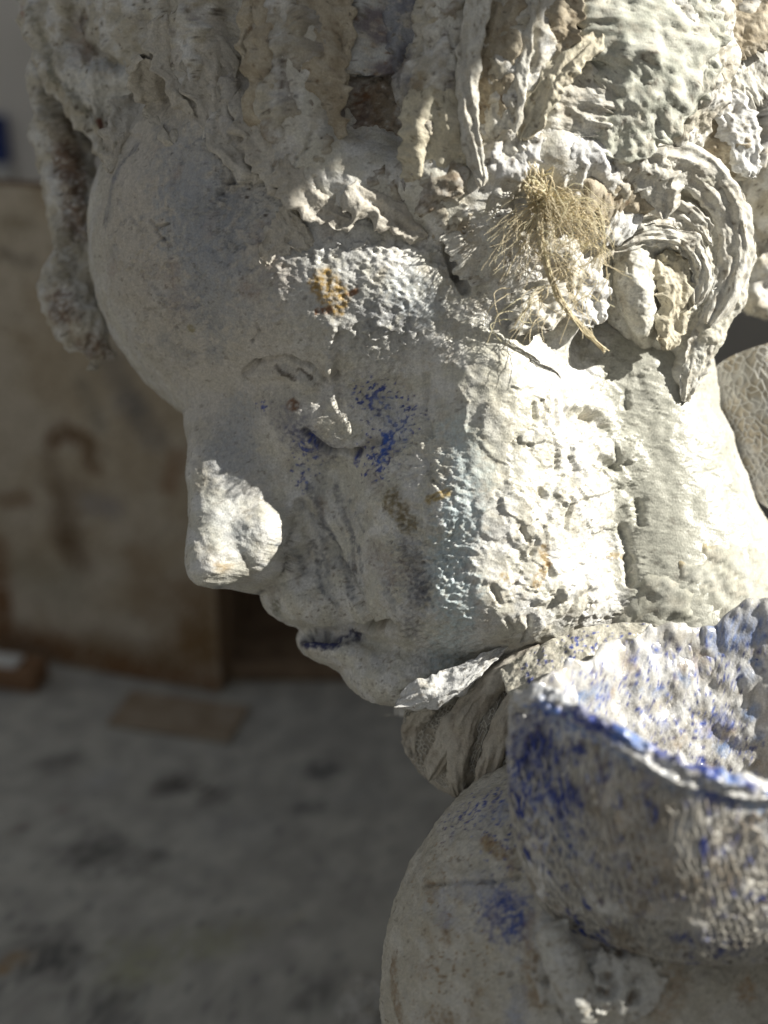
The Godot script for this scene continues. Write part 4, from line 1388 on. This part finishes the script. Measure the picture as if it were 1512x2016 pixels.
	brush(g, b, PAINT, [800, 1080, 830, 1160, 810, 1240], 34, 0.7, col(0.16, 0.16, 0.18), 1.0, 0.8)
	brush(g, b, PAINT, [740, 1090, 780, 1130], 40, 0.5, col(0.28, 0.22, 0.20), 0.7, 0.5)
	brush(g, b, BUMP, [835, 900, 850, 945, 870, 960], 6, -10.0, Color.WHITE, 0.5)
	brush(g, b, BUMP, [840, 740, 838, 800, 850, 860], 9, -9.0, Color.WHITE, 0.5)
	brush(g, b, BUMP, [890, 740, 920, 790, 915, 850], 4, 5.0, Color.WHITE, 0.4)
	brush(g, b, BUMP, [1010, 760, 1070, 785, 1090, 830], 4, 5.0, Color.WHITE, 0.4)
	brush(g, b, PLATE, [1035, 860, 1060, 858], 15, 7.0, Color.WHITE, 0.5, 0.2)
	brush(g, b, TINT, [1035, 860, 1060, 858], 14, 1.0, col(0.8, 0.78, 0.74), 0.5, 0.2)
	brush(g, b, TINT, [1000, 720, 1000, 900], 120, 0.4, col(0.70, 0.68, 0.56), 0.4, 0.6)
	# flaking jaw
	brush(g, b, TINT, [1330, 760, 1350, 950, 1400, 1150, 1500, 1200], 190, 0.9, col(0.55, 0.545, 0.475), 0.3, 0.3)
	brush(g, b, BUMP, [1122, 818, 1165, 818, 1185, 835], 24, -21.1, Color.WHITE, 0.4)
	brush(g, b, BUMP, [1095, 790, 1092, 835], 10, -9.9, Color.WHITE, 0.4)
	brush(g, b, PLATE, [1140, 900, 1230, 880], 34, 7.4, Color.WHITE, 0.6, 0.25)
	brush(g, b, BUMP, [1135, 925, 1120, 955], 12, -11.2, Color.WHITE, 0.4)
	brush(g, b, BUMP, [1180, 905, 1210, 920], 13, -13.6, Color.WHITE, 0.4)
	brush(g, b, BUMP, [1098, 890, 1098, 920], 8, -8.7, Color.WHITE, 0.4)
	brush(g, b, PLATE, [1110, 975, 1150, 960, 1220, 940], 24, 5.6, Color.WHITE, 0.6, 0.25)
	brush(g, b, BUMP, [1068, 965, 1075, 975], 12, -11.2, Color.WHITE, 0.4)
	brush(g, b, BUMP, [1120, 985, 1116, 1045], 9, -11.2, Color.WHITE, 0.4)
	brush(g, b, PLATE, [1170, 1010, 1210, 1000], 40, 5.6, Color.WHITE, 0.5, 0.15)
	brush(g, b, BUMP, [1255, 990, 1262, 1030], 14, -14.9, Color.WHITE, 0.4)
	brush(g, b, BUMP, [1225, 1040, 1235, 1100, 1240, 1150], 13, -14.9, Color.WHITE, 0.4)
	brush(g, b, PAINT, [1065, 1080, 1075, 1110, 1055, 1150], 12, 0.9, col(0.40, 0.28, 0.13), 0.5, 0.4)
	brush(g, b, PAINT, [1195, 1092, 1225, 1095], 9, 0.7, col(0.42, 0.30, 0.12), 0.6, 0.5)
	brush(g, b, PAINT, [990, 1135, 1010, 1145], 10, 0.8, col(0.45, 0.32, 0.12), 0.6, 0.5)
	brush(g, b, PLATE, [960, 1110, 990, 1120], 40, 4.3, Color.WHITE, 0.5, 0.2)
	brush(g, b, BUMP, [1060, 1180, 1100, 1170, 1160, 1150], 16, 12.0, Color.WHITE, 0.5)
	var rng := RandomNumberGenerator.new()
	rng.seed = 12
	for n in 30:
		var x := rng.randf_range(960, 1240)
		var y := rng.randf_range(700, 1220)
		brush(g, b, PLATE, [x, y, x + rng.randf_range(-50, 50), y + rng.randf_range(-80, 80)], rng.randf_range(16, 70), rng.randf_range(2.0, 4.5) * (1.0 if n % 3 else -0.8), Color.WHITE, 0.4, 0.07)
		if n % 2 == 0:
			brush(g, b, BUMP, [x, y, x + rng.randf_range(-14, 14), y + rng.randf_range(10, 50)], rng.randf_range(5, 9), -9.0, Color.WHITE, 0.5)
	for n in 26:
		var x := rng.randf_range(220, 780)
		var y := rng.randf_range(60, 460)
		brush(g, b, PAINT, [x, y], rng.randf_range(3.5, 6.0), 1.0, dark, 0.3, 0.4)

func hair_brushes(g: Dictionary, b: Array[Brush]) -> void:
	var rust := col(0.22, 0.10, 0.04)
	brush(g, b, PAINT, [640, -20, 660, 200, 760, 300], 130, 0.6, col(0.30, 0.25, 0.22), 0.6, 0.6)
	brush(g, b, PAINT, [740, 200, 740, 260], 50, 0.95, col(0.20, 0.10, 0.05), 0.5, 0.4)
	brush(g, b, PAINT, [800, 40, 810, 180], 34, 0.8, col(0.20, 0.20, 0.23), 0.6, 0.5)
	brush(g, b, TINT, [860, 220, 860, 330], 46, 0.8, col(0.74, 0.69, 0.56), 0.4, 0.4)
	brush(g, b, PAINT, [770, 330], 14, 0.9, rust, 0.4, 0.4)
	brush(g, b, PAINT, [880, 360, 840, 390], 40, 0.7, col(0.25, 0.19, 0.13), 0.6, 0.5)
	brush(g, b, SPECK, [760, 300, 800, 420, 880, 440], 80, 0.8, col(0.16, 0.12, 0.08), 0.5, 0.25)
	brush(g, b, TINT, [990, 320, 1100, 300, 1210, 300], 40, 0.8, col(0.76, 0.76, 0.78), 0.6, 0.4)
	brush(g, b, PAINT, [1060, 540, 1040, 600], 60, 0.4, col(0.5, 0.42, 0.33), 0.5, 0.5)
	brush(g, b, PAINT, [979, 608], 8, 1.0, col(0.06, 0.05, 0.04), 0.2, 0.4)
	brush(g, b, BUMP, [1140, 60, 1150, 90], 30, -40.0, Color.WHITE, 0.4)
	brush(g, b, PAINT, [1140, 60, 1150, 90], 26, 0.9, col(0.07, 0.07, 0.08), 0.4, 0.4)
	brush(g, b, BUMP, [515, 90, 520, 110], 24, -34.0, Color.WHITE, 0.3)
	var rng := RandomNumberGenerator.new()
	rng.seed = 9
	for n in 90:
		var x := rng.randf_range(320, 930)
		var y := rng.randf_range(-20, 440)
		brush(g, b, PAINT, [x, y, x + rng.randf_range(-20, 20), y + rng.randf_range(10, 70)], rng.randf_range(10, 36), rng.randf_range(0.4, 0.85), [col(0.27, 0.21, 0.15), col(0.36, 0.33, 0.28), col(0.22, 0.20, 0.20), col(0.42, 0.36, 0.26)][n % 4], 1.0, 0.6)
	for n in 24:
		var x := rng.randf_range(480, 1380)
		var y := rng.randf_range(0, 430)
		brush(g, b, BUMP, [x, y, x + rng.randf_range(-10, 10), y + rng.randf_range(5, 40)], rng.randf_range(9, 18), -30.0, Color.WHITE, 0.5)
	for n in 46:
		var x := rng.randf_range(380, 1400)
		var y := rng.randf_range(0, 420)
		brush(g, b, [PLATE, BUMP][n % 2], [x, y, x + rng.randf_range(-20, 20), y + rng.randf_range(30, 90)], rng.randf_range(9, 26), rng.randf_range(5, 14) * (1.0 if n % 4 != 1 else -1.0), Color.WHITE, 0.6, 0.3)

# ---------------------------------------------------------------- the bowl in front

func build_bowl() -> void:
	var white := col(0.72, 0.69, 0.62)
	var blue := col(0.02, 0.05, 0.33)
	var brown := col(0.30, 0.20, 0.11)
	var bowl := thing("plaster_vessel", "round white plaster vessel with a torn blue-speckled bowl on its shoulder", "vessel", Vector3(0.05, 0, 0.05))
	var body: Array[Prim] = []
	body.append(ellipsoid(1170, 1960, 10, Vector3(418, 495, 340), 40))
	body.append(ellipsoid(1250, 2600, -150, Vector3(400, 900, 350), 40))
	body.append(ellipsoid(1430, 2050, 240, Vector3(190, 90, 90), 30))
	body.append(ellipsoid(1200, 1990, 265, Vector3(120, 85, 50), 40))
	var g := cast(body, 380.0, 60.0, -140.0, 140.0, 115, -440.0, -1500.0, 120, 600.0)
	sight(g)
	var b: Array[Brush] = []
	brush(g, b, SPECK, [900, 1600, 970, 1580, 1020, 1620], 80, 0.9, blue, 0.7, 0.27)
	brush(g, b, PAINT, [960, 1600, 1010, 1590], 40, 0.45, col(0.30, 0.35, 0.52), 1.0, 0.8)
	brush(g, b, SPECK, [960, 1650, 1000, 1700], 60, 0.8, blue, 0.4, 0.2)
	brush(g, b, PAINT, [985, 1790, 1015, 1810], 56, 0.95, col(0.05, 0.09, 0.34), 0.9, 0.6)
	brush(g, b, PAINT, [890, 1750, 960, 1745], 30, 0.5, col(0.30, 0.33, 0.45), 0.6, 0.5)
	brush(g, b, PAINT, [955, 1655, 985, 1680], 18, 0.8, col(0.32, 0.2, 0.07), 0.6, 0.5)
	brush(g, b, PAINT, [870, 1800, 880, 1850], 16, 0.7, brown, 0.7, 0.5)
	brush(g, b, PAINT, [770, 1890, 780, 2000], 24, 0.7, brown, 0.7, 0.5)
	brush(g, b, PAINT, [830, 1730, 850, 1760], 18, 0.6, brown, 0.7, 0.5)
	brush(g, b, PAINT, [1060, 1830, 1060, 1950], 40, 0.75, brown, 0.6, 0.5)
	brush(g, b, PAINT, [1160, 1840, 1240, 1890], 40, 0.6, col(0.36, 0.29, 0.22), 0.6, 0.5)
	brush(g, b, PAINT, [1330, 1930, 1300, 1980], 40, 0.7, col(0.42, 0.32, 0.22), 0.6, 0.5)
	brush(g, b, PAINT, [1470, 1950], 30, 0.7, col(0.42, 0.26, 0.12), 0.6, 0.5)
	brush(g, b, TINT, [1084, 1838, 1130, 1930], 44, 0.9, col(0.70, 0.70, 0.68), 0.2, 0.4)
	var rng := RandomNumberGenerator.new()
	rng.seed = 3
	brush(g, b, PLATE, [1110, 1930, 1180, 1930, 1250, 1940], 56, 9.0, Color.WHITE, 0.5, 0.15)
	brush(g, b, TINT, [1110, 1930, 1180, 1930, 1250, 1940], 56, 0.8, col(0.72, 0.71, 0.67), 0.6, 0.3)
	for row in 5:
		for k in 7:
			var x := 1085.0 + k * 26.0 + 13.0 * (row % 2) + rng.randf_range(-11, 11)
			var y := 1885.0 + row * 24.0 + rng.randf_range(-11, 11)
			if rng.randf() < 0.7:
				brush(g, b, BUMP, [x, y, x + rng.randf_range(-8, 8), y + rng.randf_range(-5, 5)], rng.randf_range(7, 17), rng.randf_range(-24, -10), Color.WHITE, 0.5)
				brush(g, b, PAINT, [x, y], rng.randf_range(6, 9), 0.7, col(0.30, 0.20, 0.12), 0.4, 0.5)
	for k in 40:
		var x := rng.randf_range(770, 1060)
		var y := rng.randf_range(1560, 2016)
		brush(g, b, PAINT, [x, y, x + rng.randf_range(-12, 12), y + rng.randf_range(-10, 50)], rng.randf_range(9, 32), rng.randf_range(0.3, 0.7), [col(0.44, 0.38, 0.30), col(0.34, 0.25, 0.15), col(0.46, 0.48, 0.56), col(0.52, 0.49, 0.44)][k % 4], 1.0, 0.7)
	brush(g, b, BUMP, [835, 1742, 900, 1735, 970, 1735, 1020, 1728], 7, -9.0, Color.WHITE, 0.5)
	brush(g, b, SPECK, [850, 1700, 900, 1900, 850, 2010], 110, 0.7, brown, 0.5, 0.12)
	var st := {"c0": white, "c1": col(0.62, 0.585, 0.50), "c2": col(0.40, 0.33, 0.24), "c2_from": 0.48, "a1": 8.0, "s1": 80.0, "a2": 2.5, "s2": 36.0, "a3": 1.6, "s3": 9.0}
	part("body", skin(g, 3, st, b), mats.plaster, bowl)

	var stub: Array[Prim] = []
	stub.append_array(chain([[1088, 1846, 340, 26], [1108, 1888, 345, 31], [1130, 1940, 338, 34], [1150, 2000, 312, 36]], 14))
	var gt := cast(stub, at(1115, 0, 340).x, 340.0, -180.0, 180.0, 60, at(0, 1808, 340).y, at(0, 2040, 312).y, 60, 140.0)
	sight(gt)
	var tb: Array[Brush] = []
	part("stub", skin(gt, 2, {"c0": col(0.72, 0.71, 0.68), "c1": col(0.66, 0.65, 0.60), "c2": col(0.4, 0.36, 0.3), "a1": 4.0, "s1": 40.0, "a2": 1.5, "s2": 30.0, "a3": 1.0, "s3": 9.0}, tb), mats.plaster, bowl, "smooth white finger-like stub under the bowl")
	# rim points round the bowl; its wall runs down to the bottom
	var rim := [[1012, 1405, 330], [1100, 1400, 420], [1200, 1445, 480], [1330, 1520, 510], [1450, 1552, 510], [1600, 1560, 480], [1760, 1580, 330], [1700, 1400, 190], [1512, 1195, 120], [1400, 1238, 110], [1310, 1240, 130], [1200, 1275, 170], [1090, 1335, 250]]
	var n := rim.size()
	var ni := 96
	var nj := 40
	var bottom := at(1400, 1815, 270)
	var edge: Array[Vector3] = []
	var crumple: Array[Vector3] = []
	for i in ni:
		var t := i / float(ni) * n
		var k := int(t) % n
		var q := []
		for d in [-1, 0, 1, 2]:
			var r: Array = rim[(k + d + n) % n]
			q.append(at(r[0], r[1], r[2]))
		edge.append(q[1].cubic_interpolate(q[2], q[0], q[3], t - int(t)))
		crumple.append(Vector3(8.0 * noise_a.get_noise_1d(i * 0.41 + 9.0), 22.0 * noise_b.get_noise_1d(i * 0.31), 12.0 * noise_a.get_noise_1d(i * 0.37 + 40.0)))
	var centre := Vector3.ZERO
	for e in edge:
		centre += e / float(ni)
	var wall := func(i: int, v: float) -> Vector3:
		var e := edge[i % ni]
		var out := e - centre
		var mid := centre + Vector3(out.x * 1.06, 0, out.z * 0.88) + Vector3(0, (bottom.y - centre.y) * 1.35, -40)
		return e * (1.0 - v) * (1.0 - v) + mid * 2.0 * v * (1.0 - v) + bottom * v * v + crumple[i % ni] * pow(1.0 - v, 40.0)
	# outside from the bottom up to the rim, over it, and down inside
	var p := PackedVector3Array()
	var lines := 2 * nj
	for j in lines:
		var outside := j < nj
		var v := (1.0 - j / float(nj - 1)) if outside else (j - nj) / float(nj - 1)
		for i in ni:
			var here: Vector3 = wall.call(i, clampf(v, 0.0, 0.985))
			var inward: Vector3 = (centre + (bottom - centre) * 0.45 - here).normalized()
			p.append(here + inward * (-7.0 if outside else 7.0))
	var rev := PackedVector3Array()
	for j in lines:
		for i in ni:
			rev.append(p[(lines - 1 - j) * ni + i])
	var gw := grid(rev, ni, lines, true)
	sight(gw)
	var wb: Array[Brush] = []
	brush(gw, wb, ROUGH, [1080, 1440, 1060, 1560, 1110, 1650], 90, 2.5, Color.WHITE, 0.3, 0.4)
	brush(gw, wb, ROUGH, [1150, 1360, 1300, 1400, 1450, 1440], 140, 0.3, Color.WHITE, 0.3, 0.4)
	brush(gw, wb, PAINT, [1090, 1395, 1170, 1425, 1250, 1475, 1340, 1525, 1512, 1568], 36, 0.85, col(0.30, 0.44, 0.70), 0.8, 0.5)
	brush(gw, wb, PAINT, [1110, 1400, 1180, 1440, 1260, 1490, 1400, 1560], 15, 0.9, col(0.04, 0.09, 0.42), 1.0, 0.6)
	brush(gw, wb, SPECK, [1060, 1400, 1250, 1480, 1512, 1570], 60, 0.95, blue, 0.4, 0.28)
	brush(gw, wb, PAINT, [1040, 1420, 1050, 1500, 1070, 1570], 60, 0.85, col(0.05, 0.07, 0.22), 0.8, 0.5)
	brush(gw, wb, PAINT, [1070, 1580, 1110, 1680], 50, 0.5, col(0.30, 0.36, 0.50), 0.8, 0.6)
	brush(gw, wb, SPECK, [1060, 1450, 1060, 1560, 1100, 1640], 90, 0.95, blue, 0.4, 0.4)
	brush(gw, wb, SPECK, [1120, 1370, 1250, 1330, 1420, 1290, 1500, 1230], 90, 0.8, blue, 0.8, 0.24)
	brush(gw, wb, SPECK, [1250, 1420, 1400, 1440, 1450, 1480], 90, 0.8, blue, 0.8, 0.2)
	for q in [[1130, 1405, 10], [1405, 1570, 22], [1440, 1575, 16], [1380, 1500, 16], [1110, 1755, 12], [1258, 1755, 10], [1185, 1715, 16], [1260, 1645, 12], [1160, 1780, 10], [1240, 1830, 10], [1340, 1850, 12], [1500, 1868, 14]]:
		brush(gw, wb, PAINT, [q[0], q[1]], q[2], 0.95, blue, 0.5, 0.5)
	brush(gw, wb, PAINT, [1385, 1845, 1450, 1870], 34, 0.7, col(0.08, 0.10, 0.30), 0.6, 0.5)
	brush(gw, wb, PAINT, [1240, 1600, 1280, 1680, 1290, 1740], 90, 0.7, col(0.36, 0.27, 0.18), 0.6, 0.6)
	brush(gw, wb, PAINT, [1180, 1560, 1300, 1560], 60, 0.5, col(0.30, 0.26, 0.21), 0.6, 0.6)
	brush(gw, wb, TINT, [1150, 1750, 1190, 1800], 60, 0.6, col(0.62, 0.62, 0.60), 0.5, 0.6)
	brush(gw, wb, PAINT, [1420, 1250, 1480, 1240], 46, 0.7, col(0.20, 0.30, 0.60), 0.6, 0.5)
	for k in 60:
		var x := rng.randf_range(1090, 1512)
		var y := rng.randf_range(1270, 1540)
		brush(gw, wb, PAINT, [x, y, x + rng.randf_range(-20, 20), y + rng.randf_range(-14, 14)], rng.randf_range(8, 20), rng.randf_range(0.4, 0.9), [col(0.25, 0.36, 0.62), col(0.10, 0.16, 0.50), col(0.55, 0.46, 0.36)][k % 3], 0.8, 0.6)
	for row in 22:
		for k in 20:
			var x := 1050.0 + k * 25.0 + 12.5 * (row % 2) + rng.randf_range(-4, 4)
			var y := 1450.0 + row * 19.0 + k * 5.0 + rng.randf_range(-4, 4)
			if y > 1430.0 + (x - 1090.0) * 0.36 and rng.randf() < 0.82:
				brush(gw, wb, BUMP, [x, y], rng.randf_range(8.0, 13.0), rng.randf_range(-5.0, -1.5), Color.WHITE, 0.3)
	var ws := {"c0": col(0.76, 0.755, 0.75), "c1": col(0.62, 0.60, 0.57), "c2": col(0.42, 0.36, 0.29), "c2_from": 0.45, "a1": 12.0, "s1": 90.0, "a2": 1.6, "s2": 40.0, "a3": 1.0, "s3": 10.0}
	part("bowl", skin(gw, 4, ws, wb), mats.wet, bowl)

	var weave := func(u: float, v: float) -> Vector3:
		var t := u * 0.50 * ni
		var k := int(t)
		var a: Vector3 = wall.call(k, 0.03 + v * 0.86)
		var b2: Vector3 = wall.call(k + 1, 0.03 + v * 0.86)
		var here := a.lerp(b2, t - k)
		return here - (centre + (bottom - centre) * 0.45 - here).normalized() * 12.0
	var th := net(weave, 52.0, 26.0, 2.0, col(0.72, 0.69, 0.63), rng, 0.22)
	var corner := at(1055, 1470, 380)
	for m in th.p.size():
		var v := th.p[m]
		var much := noise_a.get_noise_3dv(v * 0.02) + 0.5 * noise_c.get_noise_3dv(v * 0.06) + 0.75 * clampf(1.0 - v.distance_to(corner) / 190.0, 0.0, 1.0)
		th.c[m] = th.c[m].lerp(Color(0.03, 0.07, 0.40), smoothstep(0.25, 0.5, much)).lerp(Color(0.40, 0.32, 0.23), 0.7 * smoothstep(0.1, 0.5, noise_a.get_noise_3dv(v * 0.012 + Vector3(9, 9, 9))))
	part("tulle_net", mesh_of(th.p, th.n, th.c, th.index), mats.sized_thread, bowl).set_meta("kind", "stuff")

	# the crumpled rim
	var lip := sheet([[1003, 1400, 335, 24, 20], [1055, 1385, 392, 26, 20], [1110, 1404, 430, 22, 25], [1200, 1448, 490, 21, 30], [1330, 1523, 519, 22, 30], [1450, 1555, 519, 24, 30], [1580, 1564, 497, 24, 30]], 70, 10, 20.0, 0.5, 0.5, 77.0)
	var lip_b: Array[Brush] = []
	for k in 26:
		var u := rng.randf()
		var x := lerpf(1010.0, 1512.0, u)
		var y := 1395.0 + maxf(x - 1100.0, 0.0) * 0.4
		brush(lip, lip_b, PAINT, [x, y, x + 20, y + 8], rng.randf_range(10, 26), 0.9, [blue, col(0.16, 0.28, 0.66), col(0.03, 0.06, 0.36)][k % 3], 0.9, 0.6)
	part("rim", skin(lip, 3, {"c0": col(0.78, 0.77, 0.76), "c1": col(0.62, 0.64, 0.68), "c2": col(0.3, 0.3, 0.34), "a1": 5.0, "s1": 24.0, "a2": 3.0, "s2": 30.0, "a3": 1.4, "s3": 7.0}, lip_b), mats.wet, bowl, "crumpled blue-painted rim of the bowl")

	# the flap of cloth that lies against the head behind the bowl
	var pale := {"c0": col(0.70, 0.67, 0.58), "c1": col(0.60, 0.57, 0.48), "c2": col(0.4, 0.36, 0.30), "c2_from": 0.5, "a1": 5.0, "s1": 50.0, "a2": 2.0, "s2": 40.0, "a3": 1.4, "s3": 9.0}
	var flap := patch_of([
		[[985, 1320, 60], [1060, 1275, 60], [1140, 1242, 50], [1240, 1228, 50], [1330, 1236, 60]],
		[[1000, 1360, 100], [1075, 1315, 100], [1150, 1280, 85], [1240, 1262, 70], [1330, 1262, 60]],
		[[1020, 1420, 150], [1090, 1380, 140], [1160, 1345, 110], [1245, 1320, 80], [1330, 1320, 60]],
	])
	var gf := patch_slab(flap, 40, 20, 8.0)
	var fb: Array[Brush] = []
	brush(gf, fb, SPECK, [1040, 1320, 1140, 1270, 1250, 1245], 40, 0.9, blue, 0.4, 0.2)
	part("cloth_flap", skin(gf, 3, pale, fb), mats.glazed, bowl)
